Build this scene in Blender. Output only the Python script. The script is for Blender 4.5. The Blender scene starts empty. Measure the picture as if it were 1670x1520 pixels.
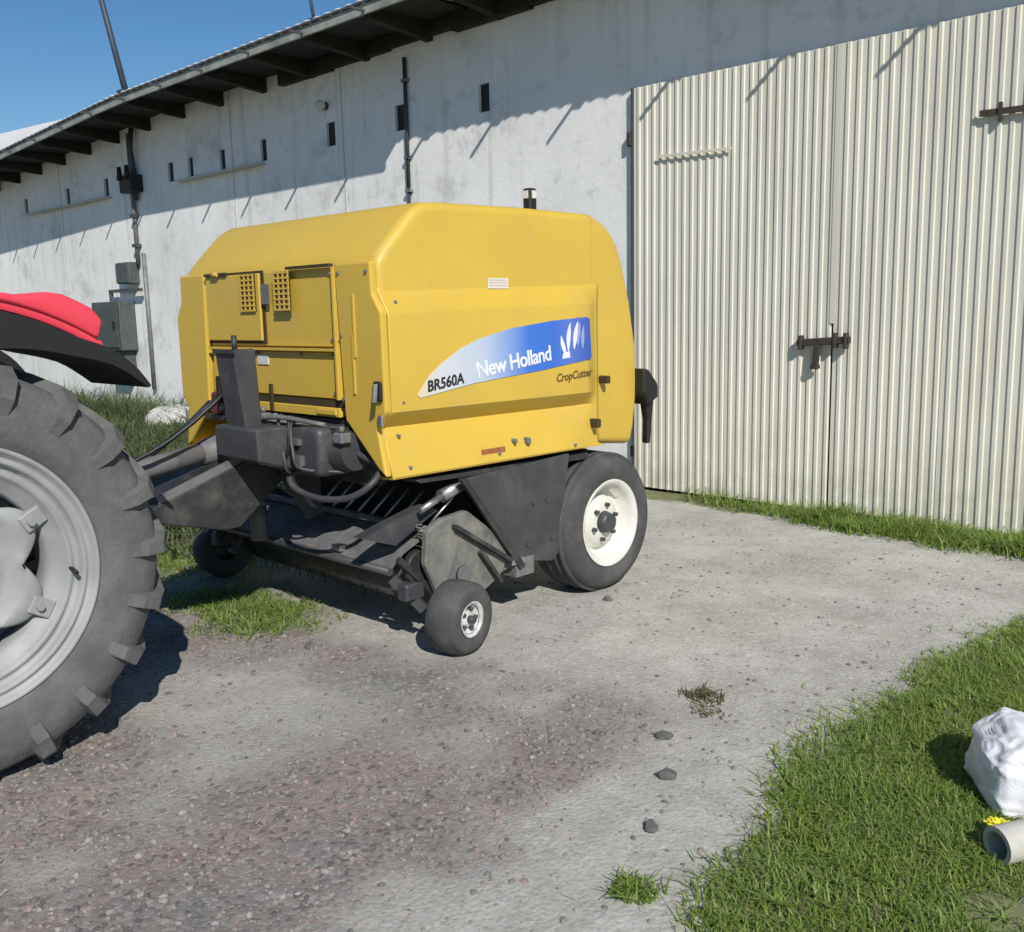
import bpy, bmesh, math, random
from mathutils import Vector, Matrix, noise as mnoise
random.seed(7)
PI = math.pi
SC = bpy.context.scene
COL = SC.collection

# ------------------------------------------------------------------ camera, sky, sun, exposure
cam = bpy.data.cameras.new('camera'); camo = bpy.data.objects.new('camera', cam); COL.objects.link(camo)
YAW, PITCH, ROLL = 0.7647, 0.1602, -0.0220
fw = Vector((-math.sin(YAW)*math.cos(PITCH), math.cos(YAW)*math.cos(PITCH), -math.sin(PITCH)))
rt = Vector((math.cos(YAW), math.sin(YAW), 0)); up = rt.cross(fw)
r2 = rt*math.cos(ROLL)+up*math.sin(ROLL); u2 = -rt*math.sin(ROLL)+up*math.cos(ROLL)
mw = Matrix.Identity(4)
for i in range(3):
    mw[i][0] = r2[i]; mw[i][1] = u2[i]; mw[i][2] = -fw[i]
mw[2][3] = 1.65
camo.matrix_world = mw
cam.sensor_fit = 'HORIZONTAL'; cam.sensor_width = 36; cam.lens = 1568*36/1670
cam.clip_start = .05; cam.clip_end = 3000
SC.camera = camo

SUN = Vector((1.12, -.64, 1.0)).normalized()
elev = math.asin(SUN.z)
world = bpy.data.worlds.new('World'); SC.world = world; world.use_nodes = True
wn = world.node_tree.nodes; wl = world.node_tree.links
sky = wn.new('ShaderNodeTexSky'); sky.sky_type = 'NISHITA'; sky.sun_disc = False
sky.sun_elevation = elev; sky.sun_rotation = math.atan2(SUN.x, SUN.y)
sky.air_density = 1.0; sky.dust_density = .05; sky.ozone_density = 2.5
bg = wn['Background']; hs = wn.new('ShaderNodeHueSaturation'); hs.inputs['Saturation'].default_value = 1.28; wl.new(sky.outputs[0], hs.inputs['Color']); wl.new(hs.outputs[0], bg.inputs[0]); bg.inputs[1].default_value = .077
sl = bpy.data.lights.new('sun', 'SUN'); sl.energy = 4.05; sl.angle = math.radians(.5); sl.color = (1, .955, .89)
so = bpy.data.objects.new('sun', sl); COL.objects.link(so)
so.rotation_euler = (-SUN).to_track_quat('-Z', 'Y').to_euler(); so.location = (6, -6, 9)
SC.view_settings.view_transform = 'Standard'; SC.view_settings.look = 'None'
SC.view_settings.exposure = .2; SC.view_settings.gamma = 1; SC.view_settings.use_curve_mapping = False

# ------------------------------------------------------------------ materials
def mat(name, c, rough=.6, metal=0., c2=None, scale=6., lo=.35, hi=.65, bump=0., bscale=60., dirt=None, dscale=2.5, dlo=.5, dhi=.75, stretch=None, spec=.5, coat=0.):
    m = bpy.data.materials.new(name); m.use_nodes = True
    nt = m.node_tree; N = nt.nodes; L = nt.links; b = N['Principled BSDF']
    b.inputs['Roughness'].default_value = rough; b.inputs['Metallic'].default_value = metal
    b.inputs['Specular IOR Level'].default_value = spec
    if coat: b.inputs['Coat Weight'].default_value = coat; b.inputs['Coat Roughness'].default_value = .25
    tc = N.new('ShaderNodeTexCoord'); vec = tc.outputs['Object']
    if stretch:
        mp = N.new('ShaderNodeMapping'); mp.inputs['Scale'].default_value = stretch
        L.new(vec, mp.inputs[0]); vec = mp.outputs[0]
    cur = None
    def ramp_noise(sc, a, z, det=5):
        n = N.new('ShaderNodeTexNoise'); n.inputs['Scale'].default_value = sc; n.inputs['Detail'].default_value = det
        n.inputs['Roughness'].default_value = .62; L.new(vec, n.inputs['Vector'])
        r = N.new('ShaderNodeMapRange'); r.inputs[1].default_value = a; r.inputs[2].default_value = z
        L.new(n.outputs[0], r.inputs[0]); return r.outputs[0]
    if c2 is None: c2 = tuple(x*.86 for x in c)
    def mix(fac, a, z):
        x = N.new('ShaderNodeMix'); x.data_type = 'RGBA'; L.new(fac, x.inputs[0])
        for sock, v in ((x.inputs[6], a), (x.inputs[7], z)):
            if isinstance(v, tuple): sock.default_value = (*v, 1)
            else: L.new(v, sock)
        return x.outputs[2]
    cur = mix(ramp_noise(scale, lo, hi), c, c2)
    if dirt: cur = mix(ramp_noise(dscale, dlo, dhi, 8), cur, dirt)
    L.new(cur, b.inputs['Base Color'])
    if bump:
        n = N.new('ShaderNodeTexNoise'); n.inputs['Scale'].default_value = bscale; n.inputs['Detail'].default_value = 4
        L.new(tc.outputs['Object'], n.inputs['Vector'])
        bp = N.new('ShaderNodeBump'); bp.inputs['Strength'].default_value = bump; bp.inputs['Distance'].default_value = .01
        L.new(n.outputs[0], bp.inputs['Height']); L.new(bp.outputs[0], b.inputs['Normal'])
    return m

YEL = mat('yellow_paint', (.63, .425, .058), .46, c2=(.59, .395, .058), scale=2.5, dirt=(.49, .355, .13), dscale=3.2, dlo=.56, dhi=1.0, bump=.03, bscale=30)
DARKY = mat('dark_gap', (.05, .038, .012), .8)
BLK = mat('black_frame_paint', (.020, .021, .023), .5, c2=(.04, .041, .042), scale=9, dirt=(.13, .12, .105), dscale=5, dlo=.52, dhi=.85, bump=.1)
CHAR = mat('charcoal_steel', (.042, .044, .049), .5, c2=(.06, .062, .066), scale=7, dirt=(.12, .113, .10), dscale=5, dlo=.55, dhi=.85, bump=.08)
GREYM = mat('grey_dusty_metal', (.18, .18, .18), .55, c2=(.11, .11, .115), scale=8, dirt=(.24, .22, .19), dscale=9, dlo=.5, dhi=.8, bump=.15)
DUSTP = mat('dust_coated_steel', (.20, .195, .17), .8, c2=(.11, .115, .105), scale=10, dirt=(.25, .23, .19), dscale=12, bump=.2)
RUB = mat('tyre_rubber', (.050, .050, .052), .85, c2=(.075, .074, .073), scale=5, dirt=(.115, .11, .105), dscale=5, dlo=.5, dhi=.85, bump=.25, bscale=70)
RUBT = mat('dusty_tractor_rubber', (.085, .085, .087), .9, c2=(.125, .124, .122), scale=7, dirt=(.155, .15, .142), dscale=9, dlo=.5, dhi=.8, bump=.35, bscale=50)
RIMW = mat('cream_rim_paint', (.70, .69, .62), .45, c2=(.60, .58, .52), scale=8, dirt=(.35, .31, .25), dscale=9, dlo=.58, dhi=.85)
RIMS = mat('silver_rim_paint', (.34, .345, .345), .55, metal=.0, c2=(.26, .265, .265), scale=5, dirt=(.26, .25, .235), dscale=7, dlo=.55, dhi=.9, bump=.05)
STEEL = mat('bright_steel', (.55, .55, .54), .35, metal=.8, c2=(.35, .34, .33), scale=12)
HOSE = mat('black_hose_rubber', (.014, .014, .015), .5)
RED = mat('red_paint', (.82, .055, .095), .35, c2=(.76, .06, .09), scale=4, dirt=(.50, .10, .09), dscale=6, dlo=.6, dhi=.95)
DRED = mat('dark_red_plastic', (.12, .02, .025), .4)
BLKP = mat('black_plastic_and_vent_shade', (.012, .012, .013), .6)
BLKF = mat('black_fender_rubber', (.010, .010, .011), .75)
WHITE = mat('white_label', (.72, .70, .66), .5)
LETW = mat('white_lettering', (.80, .81, .84), .5)
LETB = mat('black_lettering', (.02, .02, .025), .5)
BROWNL = mat('brown_lettering', (.16, .09, .02), .5)
WARN = mat('red_brown_label', (.22, .06, .02), .5, c2=(.45, .17, .06), scale=60)
CREAM = mat('cream_sheet_paint', (.72, .69, .59), .55, c2=(.65, .62, .53), scale=2.2, dirt=(.50, .47, .39), dscale=1.6, dlo=.56, dhi=1.0, stretch=(1.5, 1, .35))
RUST = mat('rusty_iron', (.035, .031, .027), .8, c2=(.06, .045, .036), scale=25, bump=.2)
WOOD = mat('weathered_dark_timber', (.035, .03, .025), .9, c2=(.02, .017, .014), scale=6, bump=.3, stretch=(3, .6, 3))
FASC = mat('pale_grey_green_fascia', (.36, .38, .33), .75, c2=(.22, .235, .21), scale=4, dirt=(.13, .13, .12), dscale=3, dlo=.5, dhi=.8)
ROOFM = mat('fibre_cement_sheet', (.55, .56, .56), .85, c2=(.44, .44, .43), scale=3, bump=.2)
EDGE = mat('dark_roof_edge', (.06, .065, .075), .7)
GREYB = mat('grey_green_box_paint', (.085, .10, .095), .6, c2=(.06, .07, .068), scale=9)
PIPEG = mat('grey_conduit', (.20, .21, .215), .5, c2=(.12, .125, .13), scale=9)
PIPED = mat('dark_conduit', (.05, .055, .06), .5)
CONC = mat('pale_concrete_ledge', (.62, .62, .61), .85, c2=(.5, .5, .49), scale=8, bump=.2)
POLE = mat('dark_galvanised_pole', (.045, .06, .085), .55)
BAG = mat('white_woven_plastic', (.82, .83, .86), .42, c2=(.76, .77, .81), scale=9, dirt=(.60, .60, .58), dscale=5, dlo=.6, dhi=.9, bump=.2, bscale=120)
PIPEC = mat('pale_cement_pipe', (.55, .53, .47), .8, c2=(.45, .43, .38), scale=10, bump=.2)
STONE = mat('grey_stone', (.15, .14, .13), .9, c2=(.10, .095, .09), scale=14, bump=.4)
STRAW = mat('dry_straw', (.60, .54, .38), .8)
FLOW = mat('yellow_petals', (.85, .75, .04), .6)
DARKI = mat('dark_interior', (.008, .008, .008), .9)  # near-black: the shade of unlit insides is put into the colour
RUBBLE = mat('pale_rubble', (.60, .59, .56), .9, c2=(.42, .41, .39), scale=9, bump=.4)

def grass_mat(name, a, b, c):
    m = bpy.data.materials.new(name); m.use_nodes = True; N = m.node_tree.nodes; L = m.node_tree.links
    p = N['Principled BSDF']; p.inputs['Roughness'].default_value = .55; p.inputs['Specular IOR Level'].default_value = .3
    g = N.new('ShaderNodeNewGeometry'); r = N.new('ShaderNodeValToRGB')
    r.color_ramp.elements[0].color = (*a, 1); r.color_ramp.elements[1].color = (*c, 1)
    e = r.color_ramp.elements.new(.55); e.color = (*b, 1)
    L.new(g.outputs['Random Per Island'], r.inputs[0])
    tc = N.new('ShaderNodeTexCoord'); n = N.new('ShaderNodeTexNoise'); n.inputs['Scale'].default_value = 3.2; n.inputs['Detail'].default_value = 5
    L.new(tc.outputs['Object'], n.inputs['Vector'])
    mr = N.new('ShaderNodeMapRange'); mr.inputs[1].default_value = .4; mr.inputs[2].default_value = .7; L.new(n.outputs[0], mr.inputs[0])
    mx = N.new('ShaderNodeMix'); mx.data_type = 'RGBA'; mx.blend_type = 'MULTIPLY'; L.new(mr.outputs[0], mx.inputs[0])
    L.new(r.outputs[0], mx.inputs[6]); mx.inputs[7].default_value = (.98, .93, .78, 1)
    L.new(mx.outputs[2], p.inputs['Base Color'])
    tr = N.new('ShaderNodeBsdfTranslucent'); L.new(mx.outputs[2], tr.inputs[0])
    ms = N.new('ShaderNodeMixShader'); ms.inputs[0].default_value = .5
    L.new(p.outputs[0], ms.inputs[1]); L.new(tr.outputs[0], ms.inputs[2])
    L.new(ms.outputs[0], N['Material Output'].inputs[0])
    return m
GRASS = grass_mat('green_grass', (.175, .285, .05), (.25, .375, .085), (.43, .48, .18))
DRYW = grass_mat('dry_weed', (.14, .14, .075), (.19, .18, .10), (.30, .27, .17))
WEED = grass_mat('wild_grass', (.11, .16, .065), (.15, .205, .09), (.27, .28, .16))

# ------------------------------------------------------------------ mesh helpers
class B:
    def __init__(s): s.bm = bmesh.new()
    def quad(s, *p):
        return s.bm.faces.new([s.bm.verts.new(q) for q in p])
    def box(s, x0, x1, y0, y1, z0, z1):
        v = [s.bm.verts.new((x, y, z)) for x in (x0, x1) for y in (y0, y1) for z in (z0, z1)]
        for f in ((0, 1, 3, 2), (4, 6, 7, 5), (0, 4, 5, 1), (2, 3, 7, 6), (0, 2, 6, 4), (1, 5, 7, 3)):
            s.bm.faces.new([v[i] for i in f])
        return s
    def obox(s, c, ax, half):           # oriented box: axes columns, half sizes
        c = Vector(c); ax = [Vector(a).normalized() for a in ax]
        v = [s.bm.verts.new(c+ax[0]*half[0]*i+ax[1]*half[1]*j+ax[2]*half[2]*k) for i in (-1, 1) for j in (-1, 1) for k in (-1, 1)]
        for f in ((0, 1, 3, 2), (4, 6, 7, 5), (0, 4, 5, 1), (2, 3, 7, 6), (0, 2, 6, 4), (1, 5, 7, 3)):
            s.bm.faces.new([v[i] for i in f])
        return s
    def bar(s, a, b, w, h, upv=(0, 0, 1)):   # rectangular bar between two points
        a = Vector(a); b = Vector(b); d = (b-a); L = d.length; d.normalize()
        side = d.cross(Vector(upv))
        if side.length < 1e-4: side = d.cross(Vector((1, 0, 0)))
        side.normalize(); u = side.cross(d)
        return s.obox((a+b)/2, (d, side, u), (L/2, w/2, h/2))
    def hose(s, pts, r, n=8, k=6):
        p = [Vector(q) for q in pts]; p = [2*p[0]-p[1]]+p+[2*p[-1]-p[-2]]; out = []
        for i in range(1, len(p)-2):
            a, b_, c, d = p[i-1:i+3]
            for j in range(k):
                t = j/k; out.append(.5*((2*b_)+(c-a)*t+(2*a-5*b_+4*c-d)*t*t+(3*b_-a-3*c+d)*t**3))
        out.append(p[-2]); return s.tube(out, r, n)
    def tube(s, pts, r, n=10, caps=True):
        pts = [Vector(p) for p in pts]; rings = []
        rr = r if isinstance(r, (list, tuple)) else [r]*len(pts)
        prev = None
        for i, p in enumerate(pts):
            t = (pts[min(i+1, len(pts)-1)]-pts[max(i-1, 0)]).normalized()
            if prev is None:
                a = t.orthogonal().normalized()
            else:
                a = (prev-t*prev.dot(t)).normalized()
            prev = a; b = t.cross(a)
            rings.append([s.bm.verts.new(p+(a*math.cos(2*PI*k/n)+b*math.sin(2*PI*k/n))*rr[i]) for k in range(n)])
        for i in range(len(rings)-1):
            for k in range(n):
                f = s.bm.faces.new((rings[i][k], rings[i][(k+1) % n], rings[i+1][(k+1) % n], rings[i+1][k])); f.smooth = True
        if caps:
            s.bm.faces.new(rings[0][::-1]); s.bm.faces.new(rings[-1])
        return s
    def lathe(s, prof, c, axis='X', n=48, smooth=True):   # profile: list of (along axis, radius); closed=false
        c = Vector(c); rings = []
        for a, r in prof:
            ring = []
            for k in range(n):
                t = 2*PI*k/n
                ring.append(s.bm.verts.new(c+Vector((a, r*math.cos(t), r*math.sin(t)))))
            rings.append(ring)
        for i in range(len(rings)-1):
            for k in range(n):
                f = s.bm.faces.new((rings[i][k], rings[i][(k+1) % n], rings[i+1][(k+1) % n], rings[i+1][k])); f.smooth = smooth
        if prof[0][1] > 1e-4 and prof[-1][1] > 1e-4 and False: pass
        return s
    def prism(s, poly, a0, a1, plane='YZ'):   # polygon extruded along the third axis
        def P(u, v, w):
            return {'YZ': (w, u, v), 'XZ': (u, w, v), 'XY': (u, v, w)}[plane]
        A = [s.bm.verts.new(P(u, v, a0)) for u, v in poly]; Z = [s.bm.verts.new(P(u, v, a1)) for u, v in poly]
        n = len(poly)
        s.bm.faces.new(A[::-1]); s.bm.faces.new(Z)
        for i in range(n): s.bm.faces.new((A[i], A[(i+1) % n], Z[(i+1) % n], Z[i]))
        return s
    def ball(s, c, r, sub=2, sq=(1, 1, 1)):
        m = Matrix.Translation(c) @ Matrix.Diagonal((r*sq[0], r*sq[1], r*sq[2], 1))
        g = bmesh.ops.create_icosphere(s.bm, subdivisions=sub, radius=1, matrix=m)
        for v in g['verts']:
            for f in v.link_faces: f.smooth = True
        return s
    def bevel(s, w, seg=2, ang=25, skip=None):
        bmesh.ops.remove_doubles(s.bm, verts=s.bm.verts, dist=1e-5)
        bmesh.ops.recalc_face_normals(s.bm, faces=s.bm.faces)
        es = [e for e in s.bm.edges if len(e.link_faces) == 2 and e.calc_face_angle(0) > math.radians(ang)]
        if skip: es = [e for e in es if not skip(e)]
        bmesh.ops.bevel(s.bm, geom=es, offset=w, segments=seg, profile=.5, affect='EDGES', clamp_overlap=True)
        return s
    def smooth(s):
        for f in s.bm.faces: f.smooth = True
        return s

OFF = {}
def obj(name, b, m, parent=None, recalc=True):
    bm = b.bm
    if recalc: bmesh.ops.recalc_face_normals(bm, faces=bm.faces)
    me = bpy.data.meshes.new(name); bm.to_mesh(me); bm.free()
    me.materials.append(m)
    return link(name, me, parent)
def link(name, me, parent=None):
    o = bpy.data.objects.new(name, me); COL.objects.link(o)
    if parent:
        o.parent = parent
        if parent.type == 'EMPTY': o.location = -parent.location
    return o
def thing(name, label, cat, loc, group=None):
    o = bpy.data.objects.new(name, None); COL.objects.link(o); o.location = loc; o.empty_display_size = .2
    return tag(o, label, cat, group)
def tag(o, label, cat, group=None):
    o['label'] = label; o['category'] = cat
    if group: o['group'] = group
    return o
def struct(o): o['kind'] = 'structure'; return o
def stuff(o): o['kind'] = 'stuff'; return o
def autosmooth(o, deg=35):
    me = o.data
    for p in me.polygons: p.use_smooth = True
    bm = bmesh.new(); bm.from_mesh(me)
    for e in bm.edges:
        if len(e.link_faces) == 2: e.smooth = e.calc_face_angle(0) < math.radians(deg)
    bm.to_mesh(me); bm.free(); return o

def text(name, body, size, m, origin, udir, vdir, parent, bold=.0, shear=0., depth=.0012, spacing=1.0):
    cu = bpy.data.curves.new(name, 'FONT'); cu.body = body; cu.size = size; cu.extrude = depth; cu.offset = bold
    cu.shear = shear; cu.space_character = spacing; cu.resolution_u = 3
    o = bpy.data.objects.new(name, cu); COL.objects.link(o)
    dg = bpy.context.evaluated_depsgraph_get(); me = bpy.data.meshes.new_from_object(o.evaluated_get(dg))
    bpy.data.objects.remove(o); bpy.data.curves.remove(cu)
    u = Vector(udir).normalized(); v = Vector(vdir).normalized(); w = u.cross(v)
    M = Matrix.Identity(4)
    for i in range(3): M[i][0] = u[i]; M[i][1] = v[i]; M[i][2] = w[i]; M[i][3] = origin[i]
    me.transform(M); me.materials.clear(); me.materials.append(m); me.name = name
    return link(name, me, parent)

# ------------------------------------------------------------------ ground
W = 7.13      # wall plane y
def gz(x, y):
    z = .018*mnoise.noise((x*.9, y*.9, 1.3))+.008*mnoise.noise((x*3.1, y*3.1, 4.))+.004*mnoise.noise((x*9, y*9, 8.))
    f = max(0, min(1, (-7-x)/6)); z += .12*f*max(0, min(1, (y-4)/3))
    # keep contact zones flat
    if y > 6.9 or x > 6 or x < -26 or y < -4: z *= .3
    return z
def lawn(x, y):     # >0 inside the lawn on the right
    b = -1.25-.32*max(0, min(1, (y-1.9)/1.2))+ .18*max(0, min(1, (y-4.2)/1.3))
    b += .16*mnoise.noise((x*1.2, y*1.7, 2.2))+.07*mnoise.noise((x*5, y*5, 3.))
    return x-b
def lin(a, b, st):
    n = max(1, int(round((b-a)/st))); return [a+(b-a)*i/n for i in range(n)]
xs = [-400, -150, -60]+lin(-30, -8, .5)+lin(-8, .6, .045)+lin(.6, 6, .3)+[6, 12, 30, 80, 200, 400]
ys = [-400, -150, -50, -20]+lin(-8, .5, .4)+lin(.5, 7.2, .045)+lin(7.2, 12, .8)+[12, 30, 80, 200, 500]
vs = [(x, y, gz(x, y)) for y in ys for x in xs]; nx = len(xs)
fs = [(j*nx+i, j*nx+i+1, (j+1)*nx+i+1, (j+1)*nx+i) for j in range(len(ys)-1) for i in range(nx-1)]
me = bpy.data.meshes.new('ground'); me.from_pydata(vs, [], fs)
for p in me.polygons: p.use_smooth = True
# zone masks as vertex attributes: r = soil under grass, g = dark gravel
at = me.color_attributes.new('zones', 'FLOAT_COLOR', 'POINT')
def sst(a, b, x):
    t = max(0, min(1, (x-a)/(b-a))); return t*t*(3-2*t)
def dark_zone(x, y):
    n = .45*mnoise.noise((x*.8, y*.8, 7.))+.3*mnoise.noise((x*2.4, y*2.4, 9.))+.15*mnoise.noise((x*7, y*7, 2.))
    d = sst(.35, -.4, (y-2.98)+n*1.2)*sst(.14, -.2, (x+1.80)+n*.75)
    d *= 1-.75*sst(.55, .0, math.hypot((x+3.55)*.8, (y-2.05)*1.2)-.25+n*.6)      # pale dusty patch between the wheels
    p = .5+.9*mnoise.noise((x*1.5+3, y*1.5, 21.))+.5*mnoise.noise((x*4, y*4, 15.))
    return d*max(.45, min(1, .65+p))
for i, (x, y, z) in enumerate(vs):
    g = sst(-.12, .25, lawn(x, y))
    gl = sst(.2, 1.4, (-5.4-x)+.8*mnoise.noise((x*.7, y*.7, 5.)))*sst(1.6, 2.6, y)
    gp = sst(.75, .2, math.hypot((x+4.75)*.9, (y-2.75)*1.5)+.2*mnoise.noise((x*3, y*3, 5.)))
    gs = sst(.10, .45, (y-6.55)+.25*mnoise.noise((x*2, y*2, 6.)))
    at.data[i].color = (min(1, max(g, gl, gp*.8, gs*.9)), dark_zone(x, y), 0, 1)
gm = bpy.data.materials.new('gravel_and_dust'); gm.use_nodes = True
N = gm.node_tree.nodes; L = gm.node_tree.links; p = N['Principled BSDF']; p.inputs['Roughness'].default_value = .95; p.inputs['Specular IOR Level'].default_value = .15
tc = N.new('ShaderNodeTexCoord')
def noi(sc, det=6, rough=.6):
    n = N.new('ShaderNodeTexNoise'); n.inputs['Scale'].default_value = sc; n.inputs['Detail'].default_value = det; n.inputs['Roughness'].default_value = rough
    L.new(tc.outputs['Object'], n.inputs['Vector']); return n.outputs[0]
def mrg(v, a, b, c=0, d=1):
    r = N.new('ShaderNodeMapRange'); r.inputs[1].default_value = a; r.inputs[2].default_value = b; r.inputs[3].default_value = c; r.inputs[4].default_value = d
    L.new(v, r.inputs[0]); return r.outputs[0]
def mixc(f, a, b, bt='MIX'):
    x = N.new('ShaderNodeMix'); x.data_type = 'RGBA'; x.blend_type = bt
    if isinstance(f, float): x.inputs[0].default_value = f
    else: L.new(f, x.inputs[0])
    for sck, v in ((x.inputs[6], a), (x.inputs[7], b)):
        if isinstance(v, tuple): sck.default_value = (*v, 1)
        else: L.new(v, sck)
    return x.outputs[2]
va = N.new('ShaderNodeVertexColor'); va.layer_name = 'zones'
sep = N.new('ShaderNodeSeparateColor'); L.new(va.outputs[0], sep.inputs[0])
light = mixc(mrg(noi(1.5, 8, .7), .36, .64), (.49, .475, .43), (.345, .33, .295))
light = mixc(mrg(noi(7, 6, .7), .52, .72, 0, .55), light, (.27, .255, .225))
light = mixc(mrg(noi(26, 4, .7), .52, .72), light, (.52, .52, .49))
light = mixc(mrg(noi(48, 3, .7), .58, .72), light, (.27, .26, .24))
dk = mixc(mrg(noi(3.2), .4, .62), (.235, .215, .20), (.27, .215, .195))
dk = mixc(mrg(noi(1.3), .52, .7), dk, (.17, .17, .16))
vor = N.new('ShaderNodeTexVoronoi'); vor.inputs['Scale'].default_value = 55; L.new(tc.outputs['Object'], vor.inputs['Vector'])
sv = N.new('ShaderNodeSeparateColor'); L.new(vor.outputs['Color'], sv.inputs[0])
dk = mixc(mrg(sv.outputs[0], .62, .95, 0, .75), dk, (.34, .325, .305))
dk = mixc(mrg(sv.outputs[1], .72, .95, 0, .8), dk, (.11, .105, .10))
dk = mixc(mrg(sv.outputs[2], .86, .99, 0, .6), dk, (.36, .245, .215))
base = mixc(sep.outputs[1], light, dk)
soil = mixc(mrg(noi(9), .4, .65), (.17, .19, .085), (.23, .22, .14))
gf = N.new('ShaderNodeMath'); gf.operation = 'MULTIPLY_ADD'; L.new(noi(14, 5), gf.inputs[0]); gf.inputs[1].default_value = .9; gf.inputs[2].default_value = -.45
ga = N.new('ShaderNodeMath'); ga.operation = 'ADD'; L.new(gf.outputs[0], ga.inputs[0]); L.new(sep.outputs[0], ga.inputs[1])
base = mixc(mrg(ga.outputs[0], .35, .65), base, soil)
L.new(base, p.inputs['Base Color'])
bh = N.new('ShaderNodeMath'); bh.operation = 'ADD'; L.new(noi(70, 7, .75), bh.inputs[0])
vm = N.new('ShaderNodeMath'); vm.operation = 'MULTIPLY'; L.new(vor.outputs['Distance'], vm.inputs[0]); vm.inputs[1].default_value = -.8
L.new(vm.outputs[0], bh.inputs[1])
bp = N.new('ShaderNodeBump'); bp.inputs['Strength'].default_value = .55; bp.inputs['Distance'].default_value = .007
L.new(bh.outputs[0], bp.inputs['Height']); L.new(bp.outputs[0], p.inputs['Normal'])
me.materials.append(gm)
struct(link('ground', me))

# pebbles
def rock_mesh(b, c, r, sub=1, flat=.6, jit=.3):
    n0 = len(b.bm.verts)
    sx, sy = random.uniform(.7, 1.3), random.uniform(.7, 1.3)
    g = bmesh.ops.create_icosphere(b.bm, subdivisions=sub, radius=r)
    a = random.uniform(0, PI); seed = random.uniform(0, 99)
    for v in g['verts']:
        q = v.co.copy(); k = 1+jit*mnoise.noise(q/r*1.3+Vector((seed, seed, 0)))
        x, y, z = q.x*sx*k, q.y*sy*k, q.z*flat*k
        v.co = Vector((c[0]+x*math.cos(a)-y*math.sin(a), c[1]+x*math.sin(a)+y*math.cos(a), c[2]+z))
def pebbles(name, n, colr, zonef, rr, seed):
    random.seed(seed); V = []; F = []; k = 0
    ico = bmesh.new(); bmesh.ops.create_icosphere(ico, subdivisions=1, radius=1)
    iv = [v.co.copy() for v in ico.verts]; ifc = [[v.index for v in f.verts] for f in ico.faces]; ico.free()
    while k < n:
        y = .55+(random.random()**1.6)*5.8; x = random.uniform(-5.2, -.4)
        if random.random() > zonef(x, y): continue
        r = rr[0]+(rr[1]-rr[0])*random.random()**3
        o = len(V); z = gz(x, y); sx, sy, sz = random.uniform(.7, 1.3), random.uniform(.7, 1.3), random.uniform(.4, .8); a = random.uniform(0, PI)
        ca, sa = math.cos(a), math.sin(a)
        for q in iv:
            j = random.uniform(.8, 1.2); X, Y, Z = q.x*sx*r*j, q.y*sy*r*j, q.z*sz*r*j
            V.append((x+X*ca-Y*sa, y+X*sa+Y*ca, z+Z+r*.15))
        F += [[i+o for i in f] for f in ifc]; k += 1
    m = bpy.data.meshes.new(name); m.from_pydata(V, [], F); m.materials.append(colr)
    return stuff(link(name, m))
def peb_mat(name, cols):
    m = bpy.data.materials.new(name); m.use_nodes = True; N = m.node_tree.nodes; Lk = m.node_tree.links
    pp = N['Principled BSDF']; pp.inputs['Roughness'].default_value = .9; pp.inputs['Specular IOR Level'].default_value = .2
    g = N.new('ShaderNodeNewGeometry'); r = N.new('ShaderNodeValToRGB'); r.color_ramp.interpolation = 'CONSTANT'
    el = r.color_ramp.elements; el[0].color = (*cols[0], 1); el[1].color = (*cols[-1], 1); el[1].position = 1-1/len(cols)
    for i, c in enumerate(cols[1:-1]): e = el.new((i+1)/len(cols)); e.color = (*c, 1)
    Lk.new(g.outputs['Random Per Island'], r.inputs[0]); Lk.new(r.outputs[0], pp.inputs['Base Color']); return m
PEB = peb_mat('mixed_gravel_stones', [(.20, .19, .18), (.26, .245, .225), (.31, .29, .27), (.15, .14, .135), (.29, .225, .20), (.22, .21, .195), (.24, .22, .20)])
pebbles('gravel', 13000, PEB, lambda x, y: (.16+.84*dark_zone(x, y))*(0 if lawn(x, y) > .1 else 1), (.003, .014), 3)

# ------------------------------------------------------------------ barn
barn = thing('barn', 'long white plastered barn with a shaded top, small vents and a big cream sheet door', 'barn', (-8, W, 0))
DX0, DX1, DZ = -5.26, -.9, 3.535
vents = [(-7.115, .075), (-8.42, .08), (-9.685, .085), (-11.14, .07), (-12.16, .07), (-13.03, .07), (-13.62, .08), (-15.78, .08), (-17.3, .08), (-19.2, .08)]
VZ0, VZ1 = 3.62, 3.89
cuts = []
xcur = -34.
wallb = B()
TH = .3
holes = sorted([(x-w, x+w, VZ0, VZ1) for x, w in vents]+[(DX0, DX1, -1, DZ)])
for a, z, h0, h1 in holes:
    wallb.box(xcur, a, W, W+TH, -.3, 4.75)
    if h0 > 0: wallb.box(a, z, W, W+TH, -.3, h0)
    wallb.box(a, z, W, W+TH, h1, 4.75)
    xcur = z
wallb.box(xcur, 9, W, W+TH, -.3, 4.75)
# wall plaster material
wm = bpy.data.materials.new('white_limewashed_plaster'); wm.use_nodes = True
N = wm.node_tree.nodes; L = wm.node_tree.links; p = N['Principled BSDF']; p.inputs['Roughness'].default_value = .9; p.inputs['Specular IOR Level'].default_value = .2
tc = N.new('ShaderNodeTexCoord')
base = mixc(mrg(noi(.55, 6), .38, .64), (.90, .885, .86), (.78, .77, .745))
base = mixc(mrg(noi(5, 7, .7), .55, .8, 0, .8), base, (.50, .50, .48))
mp = N.new('ShaderNodeMapping'); mp.inputs['Scale'].default_value = (5, 1, .25); L.new(tc.outputs['Object'], mp.inputs[0])
ns = N.new('ShaderNodeTexNoise'); ns.inputs['Scale'].default_value = 1.6; ns.inputs['Detail'].default_value = 6; L.new(mp.outputs[0], ns.inputs['Vector'])
base = mixc(mrg(ns.outputs[0], .55, .78, 0, .5), base, (.47, .46, .42))
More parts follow.
